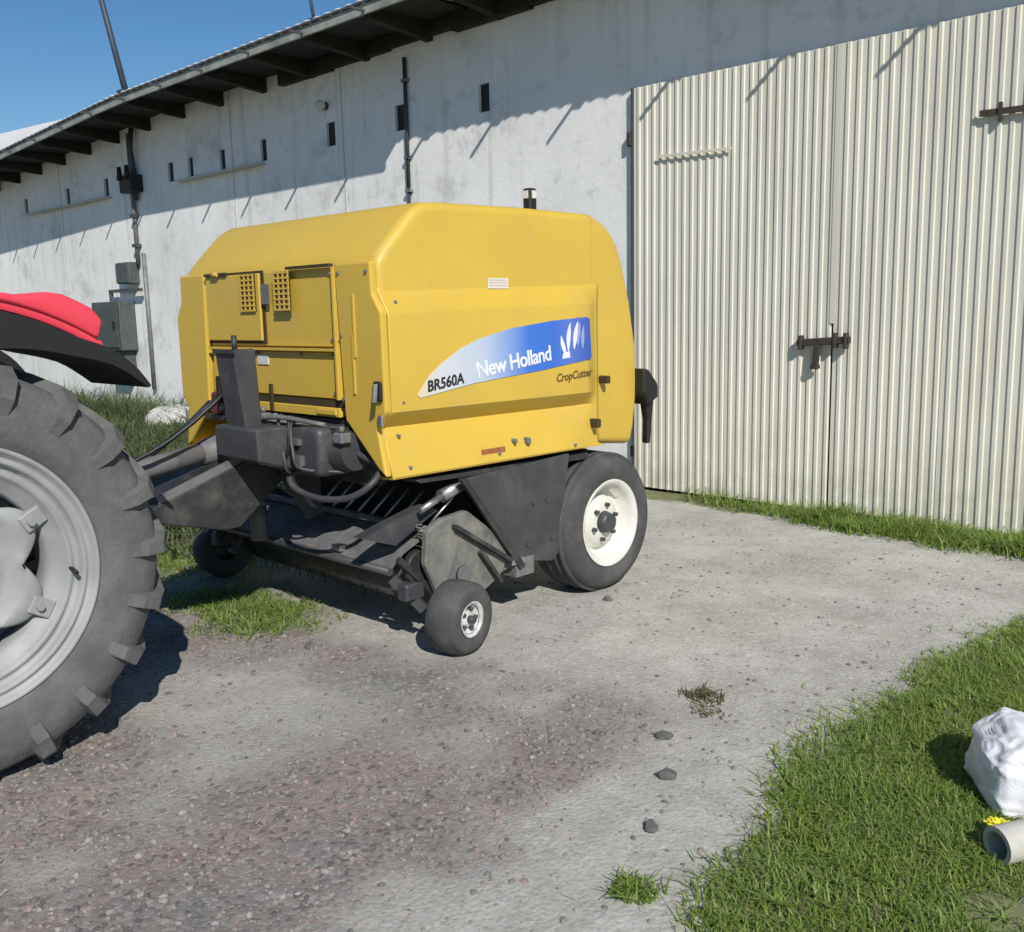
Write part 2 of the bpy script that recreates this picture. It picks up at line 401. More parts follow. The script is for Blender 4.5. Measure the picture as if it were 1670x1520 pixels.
base = mixc(mrg(noi(1.1, 9, .72), .56, .63, 0, .55), base, (.55, .535, .50))
L.new(base, p.inputs['Base Color'])
bp = N.new('ShaderNodeBump'); bp.inputs['Strength'].default_value = .35; bp.inputs['Distance'].default_value = .012
L.new(noi(14, 6, .65), bp.inputs['Height']); L.new(bp.outputs[0], p.inputs['Normal'])
obj('wall', wallb, wm, barn)
for x, w in vents:
    b = B(); b.box(x-w-.01, x+w+.01, W+.035, W+.06, VZ0-.01, VZ1+.01)  # black plate puts the dark of the open hole into colour
    obj('vent_dark_plate', b, BLKP, barn)
b = B(); b.box(DX0, DX1, W+.2, W+.25, 0, DZ); obj('door_backing', b, DARKI, barn)
# ledge pieces under the vents
for x0, x1 in ((-13.3, -11.1), (-19.1, -15.6)):
    b = B(); b.box(x0, x1, W-.13, W+.002, 3.574, 3.598).bevel(.006, 1); obj('plaster_ledge', b, CONC, barn)
# panel joints: thin vertical cover strips
for x in (-9.45, -11.9, -17.6):
    b = B(); b.box(x-.012, x+.012, W-.006, W+.004, 0, 4.6); obj('joint_strip', b, CONC, barn)

# door sheets: trapezoid ribs
def sheet(name, x0, x1, z0, z1, y, parent, pitch=.1, d=.0095):
    b = B(); n = int(round((x1-x0)/pitch)); pr = []
    pi_ = (x1-x0)/n
    for k in range(n):
        a = x0+k*pi_
        pr += [(a, y), (a+pi_*.50, y), (a+pi_*.58, y-d), (a+pi_*.86, y-d), (a+pi_*.94, y)]
    pr.append((x1, y))
    pb = [(x, yy+.003) for x, yy in pr]
    R4 = [[b.bm.verts.new((x, yy, zz)) for x, yy in q] for q, zz in ((pr, z0), (pr, z1), (pb, z1), (pb, z0))]
    for r_ in range(4):
        p_, q_ = R4[r_], R4[(r_+1) % 4]
        for i in range(len(pr)-1): b.bm.faces.new((p_[i], p_[i+1], q_[i+1], q_[i]))
    for i in (0, len(pr)-1): b.bm.faces.new([R4[r_][i] for r_ in range(4)])
    return obj(name, b, CREAM, parent)
_n = CREAM.node_tree.nodes; _l = CREAM.node_tree.links; _b = _n['Principled BSDF']; _src = _b.inputs['Base Color'].links[0].from_socket
_t = _n.new('ShaderNodeTexCoord'); _x = _n.new('ShaderNodeSeparateXYZ'); _l.new(_t.outputs['Object'], _x.inputs[0])
_m = _n.new('ShaderNodeMapRange'); _m.inputs[1].default_value = .75; _m.inputs[2].default_value = .03; _m.inputs[3].default_value = 0; _m.inputs[4].default_value = .4; _l.new(_x.outputs[2], _m.inputs[0])
_q = _n.new('ShaderNodeTexNoise'); _q.inputs['Scale'].default_value = 5; _q.inputs['Detail'].default_value = 8; _q.inputs['Roughness'].default_value = .7; _l.new(_t.outputs['Object'], _q.inputs['Vector'])
_r = _n.new('ShaderNodeMapRange'); _r.inputs[1].default_value = .42; _r.inputs[2].default_value = .66; _l.new(_q.outputs[0], _r.inputs[0])
_k = _n.new('ShaderNodeMath'); _k.operation = 'MULTIPLY'; _l.new(_m.outputs[0], _k.inputs[0]); _l.new(_r.outputs[0], _k.inputs[1])
_c = _n.new('ShaderNodeMix'); _c.data_type = 'RGBA'; _l.new(_k.outputs[0], _c.inputs[0]); _l.new(_src, _c.inputs[6]); _c.inputs[7].default_value = (.30, .25, .16, 1); _l.new(_c.outputs[2], _b.inputs['Base Color'])
DY = W-.03
SEAM = -3.365
for a, z in ((DX0+.012, SEAM-.005), (SEAM+.005, DX1-.01)):
    fr = B()
    for x in (a+.04, z-.04): fr.box(x-.035, x+.035, DY+.012, DY+.06, .04, DZ-.02)
    fr.box(a+.08, z-.08, DY+.012, DY+.06, .1, .17); fr.box(a+.08, z-.08, DY+.012, DY+.06, 1.7, 1.77); fr.box(a+.08, z-.08, DY+.012, DY+.06, DZ-.12, DZ-.05)
    leaf = obj('door_leaf', fr, RUST, barn)
    w = z-a; n = max(1, round(w/.95))
    for k in range(n):
        x0 = a+w*k/n; x1 = a+w*(k+1)/n-.004
        sheet('sheet_panel', x0, x1, .035+random.uniform(-.006, .006), DZ-.004+random.uniform(-.004, .004), DY-.0015*(k % 2), leaf, .0795)
b = B(); b.box(SEAM-.022, SEAM+.022, DY-.016, DY-.0125, 1.5, DZ-.006); obj('seam_cover', b, CREAM, barn)
# jamb flashing at left of the door
b = B(); b.box(DX0-.004, DX0+.006, W-.05, W+.1, .03, DZ); obj('door_jamb', b, PIPED, barn)
b = B(); b.box(DX0-.05, DX0-.005, W-.06, W+.002, 3.05, 3.17).bevel(.008, 1); obj('hinge', b, RUST, barn)
# latch
la = B(); la.bar((-3.63, DY-.05, 1.352), (-3.20, DY-.05, 1.378), .035, .055)
la.box(-3.615, -3.585, DY-.075, DY-.02, 1.30, 1.41); la.box(-3.335, -3.305, DY-.075, DY-.02, 1.315, 1.43); la.box(-3.25, -3.22, DY-.075, DY-.02, 1.31, 1.43)
la.bevel(.006, 1)
lat = obj('latch_bolt', la, RUST, barn)
lb = B(); lb.bar((-3.455, DY-.06, 1.34), (-3.475, DY-.06, 1.15), .03, .05, (1, 0, 0)).bevel(.005, 1); lb.bar((-3.44, DY-.055, 1.17), (-3.51, DY-.055, 1.165), .03, .03); obj('padlock_hasp', lb, RUST, lat)
b = B(); b.bar((-2.36, DY-.035, 2.885), (-1.9, DY-.035, 2.875), .014, .04); b.box(-2.24, -2.22, DY-.05, DY-.02, 2.82, 2.94); obj('strap_hinge', b, RUST, barn)
b = B(); b.bar((-4.98, DY-.03, 2.925), (-4.26, DY-.03, 2.905), .012, .018); obj('strap_hinge', b, CREAM, barn)
# roof: overhanging sheets, left part slightly sagging and steeper to the far end
def eave_z(x): return 4.545+min(0, x+13.5)*.042
def ridge_z(x):
    return 5.0 if x > -16.2 else 5.0+(-16.2-x)*.056
OV = W-.855
def roof_part(x0, x1, yo, zoff, n):
    b = B(); st = (x1-x0)/n; rows = []
    for k in range(n+1):
        x = x0+st*k; c = .018*math.cos(k*PI)      # corrugation
        rows.append([(x, yo, eave_z(x)+.11+c+zoff), (x, 7.5, max(ridge_z(x), 4.9)+c+zoff), (x, 13.5, ridge_z(x)+2.1+c)])
    vv = [[b.bm.verts.new(q) for q in r] for r in rows]
    lw = [[b.bm.verts.new(v.co-Vector((0, 0, .014))) for v in r] for r in vv]
    for i in range(n):
        for j in range(2):
            b.bm.faces.new((vv[i][j], vv[i][j+1], vv[i+1][j+1], vv[i+1][j])); b.bm.faces.new((lw[i][j], lw[i+1][j], lw[i+1][j+1], lw[i][j+1]))
        b.bm.faces.new((vv[i][0], vv[i+1][0], lw[i+1][0], lw[i][0]))
    return obj('roof_sheet', b, ROOFM, barn)
XS = -7.25
roof_part(-34, XS, OV-.02, .012, 300)
roof_part(XS+.02, 9, OV+.10, .05, 180)
def strip(name, x0, x1, n, y0, y1, z0, z1, m):
    b = B(); xsx = [x0+(x1-x0)*k/n for k in range(n+1)]
    for a, c in zip(xsx[:-1], xsx[1:]):
        za, zc = eave_z(a)-4.57, eave_z(c)-4.57
        q = [[(x, y, z+dz) for y in (y0, y1) for z in (z0, z1)] for x, dz in ((a, za), (c, zc))]
        v = [b.bm.verts.new(t) for t in q[0]+q[1]]
        for f in ((0, 4, 5, 1), (2, 3, 7, 6), (0, 2, 6, 4), (1, 5, 7, 3)): b.bm.faces.new([v[i] for i in f])
    bmesh.ops.remove_doubles(b.bm, verts=b.bm.verts, dist=1e-4)
    return obj(name, b, m, barn)
strip('fascia_board', -34, XS, 40, OV, OV+.03, 4.57, 4.665, FASC)
strip('fascia_board', XS+.02, 9, 4, OV+.15, OV+.18, 4.645, 4.735, FASC)
strip('gutter_edge', -34, XS, 40, OV-.022, OV+.03, 4.668, 4.69, EDGE)
strip('soffit_board', -34, XS, 40, OV+.032, W+.1, 4.635, 4.655, WOOD)
strip('soffit_board', XS+.02, 9, 4, OV+.182, W+.1, 4.71, 4.73, WOOD)
# rafter tails
xr = -30.6
SPC = 1.045
xr0 = -2.81+1.12/.64*.68-4.0*SPC
k = -26
while xr0+k*SPC < 6:
    x = xr0+k*SPC; dz = eave_z(x)-4.57
    o0 = OV if x < XS else OV+.15
    b = B(); b.prism([(o0+.035, 4.53+dz), (o0+.035, 4.63+dz), (W, 4.63+dz), (W, 4.46+dz)], x-.045, x+.045)
    obj('rafter', b, WOOD, barn)
    b = B(); b.bar((x, o0-.17, 4.60+dz), (x, o0+.03, 4.60+dz), .025, .025); obj('gutter_bracket', b, EDGE, barn)
    k += 1
for k in range(9):
    x0 = -10.6+k*1.045; z0 = 4.44+.02*((k*7) % 3)
    b = B(); b.box(x0, x0+1.04, W-.09, W-.002, z0, 4.60); obj('wall_plate', b, WOOD, barn)
# unseen dark sheet behind the wall, there to keep light out
b = B(); b.box(-34, 9, W+.35, W+.4, 0, 4.9); obj('light_block_sheet', b, DARKI, barn)

# things on the wall
def wtag(o, label, cat): return tag(o, label, cat)
def cyl_y(b, c, r, y0, y1, n=12): b.tube([(c[0], y0, c[1]), (c[0], y1, c[1])], r, n); return b
con = thing('conduit_pipe', 'thin dark conduit running down the wall beside the third vent, behind the baler', 'pipe', (-8.3, W, 0))
b = B(); b.tube([(-8.28, W-.03, 4.35), (-8.28, W-.03, 3.0)], .022, 8); b.tube([(-8.28, W-.03, 3.0), (-8.28, W-.03, .1)], .018, 8); obj('pipe', b, PIPED, con)
for z in (4.1, 3.3, 2.95, 1.5): b = B(); b.box(-8.32, -8.24, W-.055, W, z, z+.03); obj('clip', b, PIPEG, con)
ris = thing('service_riser', 'grey electric riser pipe with insulators climbing the wall to the eave', 'electric riser', (-14.75, W, 0))
b = B(); b.tube([(-14.78, W-.05, 4.45), (-14.78, W-.05, 2.5)], .035, 8); obj('pipe', b, PIPEG, ris)
b = B(); b.tube([(-14.62, W-.06, 4.55), (-14.60, W-.12, 4.2), (-14.66, W-.06, 3.9), (-14.66, W-.06, 3.45)], .04, 8); obj('cable', b, PIPED, ris)
b = B(); b.tube([(-14.6, W-.04, 2.65), (-14.6, W-.04, .55)], .035, 8); obj('pipe', b, PIPEG, ris)
b = B(); b.box(-14.9, -14.5, W-.2, W-.004, 3.56, 3.82).bevel(.02, 2)
for x in (-14.85, -14.6): b.tube([(x, W-.2, 3.75), (x, W-.2, 3.95)], [.05, .03], 8)
obj('insulator_block', b, BLKP, ris)
for z in (3.2, 2.75): b = B(); b.box(-14.84, -14.72, W-.1, W, z, z+.05); obj('clip', b, PIPED, ris)
bx = thing('junction_box', 'small dark box on the riser pipe above the larger meter cabinet', 'junction box', (-15.05, W, 2.2))
b = B(); b.box(-15.3, -14.86, W-.18, W-.003, 2.2, 2.53).bevel(.015, 2); obj('housing', b, GREYB, bx)
b = B(); b.box(-15.28, -14.88, W-.195, W-.181, 2.22, 2.51); obj('lid', b, GREYB, bx)
bx = thing('meter_cabinet', 'large grey green electric cabinet hanging on the white wall behind the tractor fender', 'cabinet', (-15.6, W, 1.1))
b = B(); b.box(-16.1, -15.1, W-.28, W-.003, 1.15, 1.93).bevel(.02, 2); cab = obj('housing', b, GREYB, bx)
b = B(); b.box(-16.05, -15.15, W-.30, W-.281, 1.2, 1.88).bevel(.008, 1); dr = obj('door', b, GREYB, bx)
b = B(); b.box(-15.28, -15.24, W-.33, W-.301, 1.5, 1.62); obj('handle', b, BLKP, dr)
b = B(); b.bar((-15.75, W-.1, 2.1), (-14.65, W-.1, 2.1), .05, .05); b.bar((-15.72, W-.1, 1.93), (-15.72, W-.1, 2.1), .05, .05); obj('bracket', b, GREYB, bx)
b = B(); b.box(-15.75, -15.2, W-.2, W-.01, .72, 1.145).bevel(.01, 1); obj('cable_trough', b, GREYB, bx)
lp = thing('wall_lamp', 'small round white lamp on the shaded wall just above a vent', 'lamp', (-9.75, W, 4.08))
b = B(); b.ball((-9.75, W-.09, 4.08), .065, 2); obj('globe', b, WHITE, lp)
b = B(); b.tube([(-9.75, W, 4.08), (-9.75, W-.06, 4.08)], .045, 12); obj('base', b, PIPED, lp)
# poles on the roof edge
pl = thing('roof_pole', 'taller dark leaning pole with insulators rising from the roof edge against the sky', 'pole', (-13.25, OV, 4.7))
p0 = Vector((-13.25, OV+.1, 4.68)); p1 = Vector((-13.78, OV-.02, 6.62))
b = B(); b.tube([p0, p0.lerp(p1, .5), p1+(p1-p0)*.12], [.045, .04, .032], 8); obj('mast', b, POLE, pl)
b = B(); b.bar(p1+Vector((-.16, 0, -.07)), p1+Vector((.24, 0, -.13)), .07, .09); obj('crossarm', b, POLE, pl)
for dx in (-.12, .2): b = B(); b.tube([p1+Vector((dx, 0, -.2)), p1+Vector((dx, 0, 0)), p1+Vector((dx, 0, .1))], [.03, .055, .03], 8); obj('insulator', b, POLE, pl)
b = B(); b.box(-13.33, -13.17, OV, OV+.2, 4.66, 4.72); obj('base_plate', b, POLE, pl)
pl = thing('aerial', 'thin dark aerial rod standing on the roof edge right of the leaning pole', 'aerial', (-8.85, OV, 4.7))
b = B(); b.tube([(-8.85, OV+.1, 4.68), (-8.98, OV+.1, 5.3)], [.02, .012], 6); obj('rod', b, POLE, pl)
b = B(); b.box(-8.9, -8.8, OV+.05, OV+.15, 4.66, 4.72); obj('base_plate', b, POLE, pl)

# ------------------------------------------------------------------ round baler
CX = -4.38
bal = thing('round_baler', 'yellow round baler with blue side decal parked with its rear to the cream door', 'baler', (CX, 3.8, 0))
XR, XL = -3.43, 2*CX+3.43      # outer side planes
def mir(x): return 2*CX-x
TAIL = [(4.327, 2.178), (4.4, 2.154), (4.468, 2.125), (4.54, 2.07), (4.595, 1.995), (4.634, 1.905), (4.705, 1.694), (4.759, 1.44), (4.778, 1.22), (4.765, 1.08), (4.74, 0.93), (4.71, 0.83), (4.543, 0.85), (4.327, 0.875)]
hood = [(2.80, 1.15), (2.785, 1.885), (2.83, 1.945), (3.02, 2.135), (3.09, 2.165), (3.2, 2.172), (3.8, 2.182), (4.325, 2.178), (4.325, 1.15)]
b = B(); b.prism(hood, mir(-3.497), -3.497); b.bevel(.05, 5, 20, lambda e: all(abs(v.co.y-4.325) < .002 for v in e.verts)); autosmooth(obj('hood', b, YEL, bal), 40)
b = B(); b.prism(TAIL, mir(-3.497), -3.497); b.bevel(.045, 5, 30, lambda e: all(abs(v.co.y-4.327) < .002 for v in e.verts)); autosmooth(obj('tailgate', b, YEL, bal), 40)
# side panels lofted along Y
def side(sgn):
    b = B()
    prof = [(-3.515, 1.80), (-3.512, 1.785), (-3.494, 1.745), (-3.488, 1.735), (-3.434, 1.655), (-3.43, 1.64), (-3.43, 1.20), (-3.434, 1.195), (-3.515, 1.125), (-3.505, 1.112), (-3.440, .895), (-3.445, .885), (-3.52, .88), (-3.55, .88)]
    zrear = {0: 2.12, 10: .895}
    ysec = [2.79, 2.80, 3.0, 3.5, 4.0, 4.20, 4.245, 4.29, 4.335, 4.36, 4.38]
    rings = []
    for y in ysec:
        t = (y-2.79)/1.54
        ring = []
        for i, (x, z) in enumerate(prof):
            if y > 4.20:   # rear end blends flush with the tailgate
                k = sst(4.20, 4.38, y); x = x+(-3.4955-x)*k if (z > .89 and z < 1.735) else x
            ztop = z
            rise = -.015*t if z < 1.3 else .035*t if z > 1.6 else 0
            ring.append((x, y, ztop+rise))
        rings.append(ring)
    V = [[b.bm.verts.new((x if sgn > 0 else mir(x), y, z)) for x, y, z in r] for r in rings]
    for i in range(len(V)-1):
        for j in range(len(prof)-1): b.bm.faces.new((V[i][j], V[i][j+1], V[i+1][j+1], V[i+1][j]))
    o = obj('side_panel', b, YEL, bal)
    f0 = max(o.data.polygons, key=lambda q: q.area)
    if f0.normal.x*sgn < 0: o.data.flip_normals()
    so_ = o.modifiers.new('thick', 'SOLIDIFY'); so_.thickness = .012; so_.offset = -1
    return autosmooth(o, 28)
sp = side(1); side(-1)
# front corner pillars
for s in (1, -1):
    q = [(-3.775, 1.885), (-3.505, 1.885), (-3.498, 1.735), (-3.44, 1.655), (-3.436, 1.20), (-3.50, 1.125), (-3.45, .90), (-3.50, .93), (-3.74, 1.15)]
    if s < 0: q = [(mir(x), z) for x, z in q][::-1]
    b = B(); b.prism(q, 2.755, 2.795, 'XZ'); b.bevel(.010, 2, 30); cp = obj('corner_panel', b, YEL, bal)
    if s > 0:
        b = B(); b.box(-3.64, -3.628, 2.747, 2.754, 1.45, 1.74); obj('rib', b, YEL, cp)
        b = B(); b.box(-3.655, -3.643, 2.747, 2.754, 1.28, 1.56); obj('rib', b, YEL, cp)
        b = B(); b.box(-3.50, -3.44, 2.735, 2.754, 1.255, 1.345).bevel(.008, 1); lt = obj('latch', b, BLKP, cp)
        b = B(); b.bar((-3.47, 2.735, 1.33), (-3.44, 2.70, 1.25), .018, .02); obj('latch_lever', b, GREYM, lt)
        b = B(); b.box(-3.48, -3.445, 2.74, 2.754, 1.135, 1.19).bevel(.005, 1); obj('catch', b, STEEL, cp)
# front centre: upper and lower panels with turned flanges
b = B(); b.box(-4.965, -3.79, 2.772, 2.784, 1.495, 1.872).bevel(.004, 1); fp = obj('front_panel', b, YEL, bal)
b = B(); b.box(-4.965, -3.79, 2.745, 2.771, 1.476, 1.488); obj('flange', b, YEL, fp)
b = B(); b.box(-3.788, -3.776, 2.745, 2.784, 1.245, 1.87); obj('flange', b, YEL, fp)
b = B(); b.box(-4.965, -3.795, 2.772, 2.784, 1.245, 1.470).bevel(.004, 1); obj('front_panel', b, YEL, bal)
b = B(); b.box(-4.985, -3.775, 2.778, 2.799, 1.205, 1.238); obj('panel_gap', b, DARKY, bal)
b = B(); b.box(-4.95, -3.80, 2.768, 2.79, 1.155, 1.202).bevel(.004, 1); fp2 = obj('lower_rail', b, YEL, bal)
b = B(); b.box(-3.98, -3.82, 2.758, 2.768, 1.165, 1.195).bevel(.004, 1); obj('rail_clip', b, YEL, fp2)
b = B(); b.box(-4.39, -4.37, 2.755, 2.768, 1.16, 1.30); obj('rail_stay', b, DARKY, fp2)
# inspection hatch
b = B(); b.box(-4.975, -4.40, 2.764, 2.771, 1.508, 1.882); gp = obj('hatch_gap_plate', b, DARKY, bal)  # dark plate painted as the shade in the gap round the hatch
b = B(); b.box(-4.962, -4.418, 2.750, 2.765, 1.522, 1.868).bevel(.005, 1); ht = obj('hatch', b, YEL, bal)
b = B(); b.box(-4.95, -4.72, 2.738, 2.750, 1.868, 1.884); b.box(-4.16, -3.80, 2.742, 2.77, 1.874, 1.888); obj('top_gap_strip', b, DARKY, bal)  # shade of the gaps along the panel top, drawn as dark strips
b = B(); b.tube([(-4.86, 2.735, 1.876), (-4.80, 2.735, 1.876)], .012, 8); obj('hinge_pin', b, YEL, ht)
for x, z in ((-4.93, 1.46), (-4.5, 1.46), (-4.1, 1.46), (-3.83, 1.46), (-3.83, 1.27), (-3.83, 1.53), (-3.83, 1.84), (-3.74, 1.84), (-3.74, 1.55), (-3.74, 1.25), (-3.53, 1.84)):
    yb = 2.772 if x < -3.79 else 2.755
    b = B(); b.tube([(x, yb, z), (x, yb-.008, z)], .009, 6); obj('bolt', b, GREYM, bal)
for y, z in ((2.86, 1.70), (2.86, 1.24), (2.87, 1.08), (2.9, .93), (3.5, .925), (4.1, .90), (4.12, 1.60)):
    b = B(); b.tube([(-3.50, y, z), (-3.428 if 1.2 < z < 1.65 else (-3.455 if z > 1.6 else -3.43-.06*max(0, (z-.9)/.22)), y, z)], .008, 8); obj('bolt', b, GREYM, sp)
# perforated vents
for x0 in (-4.595, -4.275):
    b = B(); b.box(x0, x0+.145, 2.742, 2.7495, 1.675, 1.868); v = obj('vent', b, DARKY, bal)  # dark plate stands for the shaded recess behind the grille
    b = B()
    for k in range(4): b.box(x0+.004+k*.042, x0+.016+k*.042, 2.7385, 2.742, 1.675, 1.868)
    for k in range(8): b.box(x0, x0+.145, 2.7375, 2.7415, 1.675+k*.026, 1.684+k*.026)
    obj('grille', b, YEL, v)
b = B(); b.box(-4.40, -4.325, 2.746, 2.7505, 1.71, 1.81); obj('plate', b, GREYM, bal)
b = B(); b.box(-4.50, -4.40, 2.766, 2.7718, 1.40, 1.45); obj('sticker', b, WHITE, bal)
# black box added as chamber to block light; shade is in its colour
b = B(); b.box(mir(-3.56), -3.56, 3.34, 4.3, .62, 1.14); b.prism([(3.45, .34), (3.36, .62), (4.3, .62), (4.2, .38)], mir(-3.62), -3.62); obj('chamber_shade_box', b, DARKI, bal)
# decal
dec = [(2.943, 1.268), (3.024, 1.357), (3.104, 1.41), (3.227, 1.472), (3.354, 1.515), (3.575, 1.559), (3.907, 1.592), (4.195, 1.606), (4.222, 1.597), (4.237, 1.38), (4.222, 1.372), (3.803, 1.333), (3.522, 1.314), (3.304, 1.298), (3.098, 1.272), (2.961, 1.254)]
dm = bpy.data.materials.new('blue_fading_decal'); dm.use_nodes = True
N = dm.node_tree.nodes; L = dm.node_tree.links; p = N['Principled BSDF']; p.inputs['Roughness'].default_value = .35
tc = N.new('ShaderNodeTexCoord'); sx = N.new('ShaderNodeSeparateXYZ'); L.new(tc.outputs['Object'], sx.inputs[0])
r = N.new('ShaderNodeValToRGB'); el = r.color_ramp.elements
el[0].position = 0; el[0].color = (.66, .58, .40, 1); el[1].position = 1; el[1].color = (.03, .09, .42, 1)
for q, c in ((.12, (.62, .62, .64)), (.34, (.46, .55, .66)), (.48, (.22, .34, .66)), (.60, (.045, .17, .62)), (.74, (.035, .15, .60)), (.86, (.09, .17, .55))):
    e = el.new(q); e.color = (*c, 1)
L.new(mrg(sx.outputs[1], 2.94, 4.24), r.inputs[0]); L.new(r.outputs[0], p.inputs['Base Color'])
b = B(); b.prism(dec, XR+.0005, XR+.004); obj('decal', b, dm, sp)
ang = math.radians(6.4); U = (0, math.cos(ang), math.sin(ang)); V_ = (0, -math.sin(ang), math.cos(ang)); TX = XR+.0052
text('lettering', 'New Holland', .112, LETW, (TX, 3.335, 1.323), U, V_, sp, bold=.0018, spacing=.93)
text('lettering', 'BR560A', .072, LETB, (TX, 3.005, 1.280), U, V_, sp, bold=.0018, shear=.15)
text('lettering', 'CropCutter', .062, BROWNL, (XR+.002, 3.935, 1.262), (0, math.cos(.06), math.sin(.06)), (0, -math.sin(.06), math.cos(.06)), sp, bold=.001, shear=.2)
# leaf emblem: three blades
b = B()
def leafp(cy, cz, L_, w, a):
    pts = []
    for k in range(9):
        t = k/8; pts.append((t*L_, w*math.sin(PI*t)**.8))
    for k in range(7, 0, -1):
        t = k/8; pts.append((t*L_, -w*.35*math.sin(PI*t)))
    return [(cy+x*math.cos(a)-y*math.sin(a), cz+x*math.sin(a)+y*math.cos(a)) for x, y in pts]
for cy, cz, l, w, a in ((4.035, 1.42, .16, .024, 1.45), (4.085, 1.43, .16, .024, 1.35), (4.02, 1.40, .12, .022, 1.95)): b.prism(leafp(cy, cz, l, w, a), TX-.001, TX+.0004*l*10+.0002*a)
b.prism([(3.985, 1.385), (4.05, 1.39), (4.045, 1.425), (3.99, 1.415)], TX-.001, TX+.0002)
obj('emblem', b, LETW, sp)
b = B()
for cy, cz, l, w, a in ((4.115, 1.45, .13, .03, 1.4), (4.16, 1.43, .13, .02, 1.5)): b.prism(leafp(cy, cz, l, w, a), TX-.001, TX+.0001*a)
obj('emblem', b, mat('pale_blue_print', (.32, .38, .66), .5), sp)
# labels and small fittings on the side
b = B(); b.box(-3.493, -3.489, 3.49, 3.64, 1.762, 1.815).bevel(.001, 1); lb_ = obj('label', b, WHITE, sp)
b = B()
for z in (1.776, 1.79, 1.803): b.box(-3.489, -3.4884, 3.50, 3.63, z, z+.004)
obj('label_print', b, mat('peach_print', (.62, .42, .30), .5), lb_)
b = B(); b.box(-3.4565, -3.4515, 3.38, 3.55, .915, .955); obj('warning_label', b, WARN, sp)
for y, z, s_ in ((4.40, 1.245, .022), (4.31, 1.0, .025), (3.72, .965, .018), (3.62, .975, .012)):
    b = B(); b.box(-3.50, XR+.002 if z > 1.1 else -3.43, y-s_*.7, y+s_*.7, z-s_, z+s_).bevel(.006, 1); obj('latch', b, GREYM if z < .99 else DARKY, sp)
b = B(); b.prism([(2.95, .86), (4.25, .835), (4.25, .80), (2.98, .84)], -3.60, -3.47); obj('sill_rail', b, BLK, bal)
b = B(); b.box(-4.05, -3.985, 4.36, 4.425, 2.14, 2.37).bevel(.01, 1); lm = obj('marker_lamp', b, BLKP, bal)
b = B(); b.box(-3.985, -3.98, 4.375, 4.41, 2.31, 2.355); b.box(-4.035, -4.0, 4.355, 4.36, 2.31, 2.355); obj('lens', b, WHITE, lm)
# rear lights bracket
b = B(); b.prism([(4.74, 1.29), (4.80, 1.28), (4.89, 1.19), (4.88, 1.10), (4.80, 1.06), (4.74, 1.14)], -3.56, -3.43); b.bevel(.012, 1); br_ = obj('lamp_bracket', b, BLKP, bal)
b = B(); b.box(-3.55, -3.44, 4.885, 4.905, 1.10, 1.18).bevel(.008, 1); obj('tail_lamp', b, DRED, br_)
b = B(); b.prism([(4.81, 1.08), (4.90, 1.09), (4.885, .97), (4.865, .82), (4.835, .82), (4.84, .97)], -3.52, -3.47); b.bevel(.008, 1); obj('prop_stay', b, BLKP, br_)
b = B(); b.box(-3.47, -3.45, 4.655, 4.67, .76, .83); obj('pin', b, BLKP, bal)
# lower triangular frame plate, right and left
for s in (1, -1):
    xx = (-3.47, -3.445) if s > 0 else (mir(-3.445), mir(-3.47))
    b = B(); b.prism([(3.22, .825), (4.06, .855), (3.95, .30), (3.90, .27), (3.60, .33)], *xx); b.bevel(.006, 1); fpn = obj('frame_plate', b, CHAR, bal)
    if s > 0:
        b = B(); b.prism([(3.20, .835), (3.24, .835), (3.66, .30), (3.62, .285)], -3.444, -3.425); obj('edge_strip', b, BLK, fpn)
        for y, z in ((3.75, .62), (3.86, .62), (3.70, .40), (3.9, .40)): b = B(); b.tube([(-3.446, y, z), (-3.436, y, z)], .011, 8); obj('bolt', b, CHAR, fpn)
b = B(); b.tube([(mir(-3.48), 4.37, .41), (-3.48, 4.37, .41)], .06, 16); b.box(mir(-3.62), -3.62, 4.30, 4.44, .35, .47); obj('axle', b, BLK, bal)
b = B(); b.box(mir(-3.6), -3.6, 4.28, 4.4, .62, .83); b.box(mir(-3.62), -3.62, 3.36, 4.3, .86, .92); obj('cross_member', b, BLK, bal)

def wheel_tyre(c, R, r, w, n=56, tread=None, side=1, wall_bulge=.02):
    # outer face at c.x, inner at c.x - side*w ; lathe profile along -side*x
    b = B(); s = -side
    prof = [(s*w*.09, r-.012), (s*.004, r+.012), (-s*.0+s*.0-s*wall_bulge*.3, r+(R-r)*.35), (-s*wall_bulge*.2, r+(R-r)*.6), (s*w*.03, r+(R-r)*.83), (s*w*.09, R-.018), (s*w*.16, R-.004), (s*w*.5, R), (s*w*.84, R-.004), (s*w*.93, R-.02), (s*w*.985, r+(R-r)*.7), (s*w, r+(R-r)*.4), (s*w*.97, r+.012), (s*w*.9, r-.012)]
    b.lathe(prof, c, n=n)
    return b, s
def add_grooves(b, c, R, w, s, nseg, bars):   # ribs proud of the tread
    for a0, a1 in bars:
        b.lathe([(s*w*a0, R-.006), (s*w*(a0+.012), R+.008), (s*w*(a1-.012), R+.008), (s*w*a1, R-.006)], c, n=nseg)
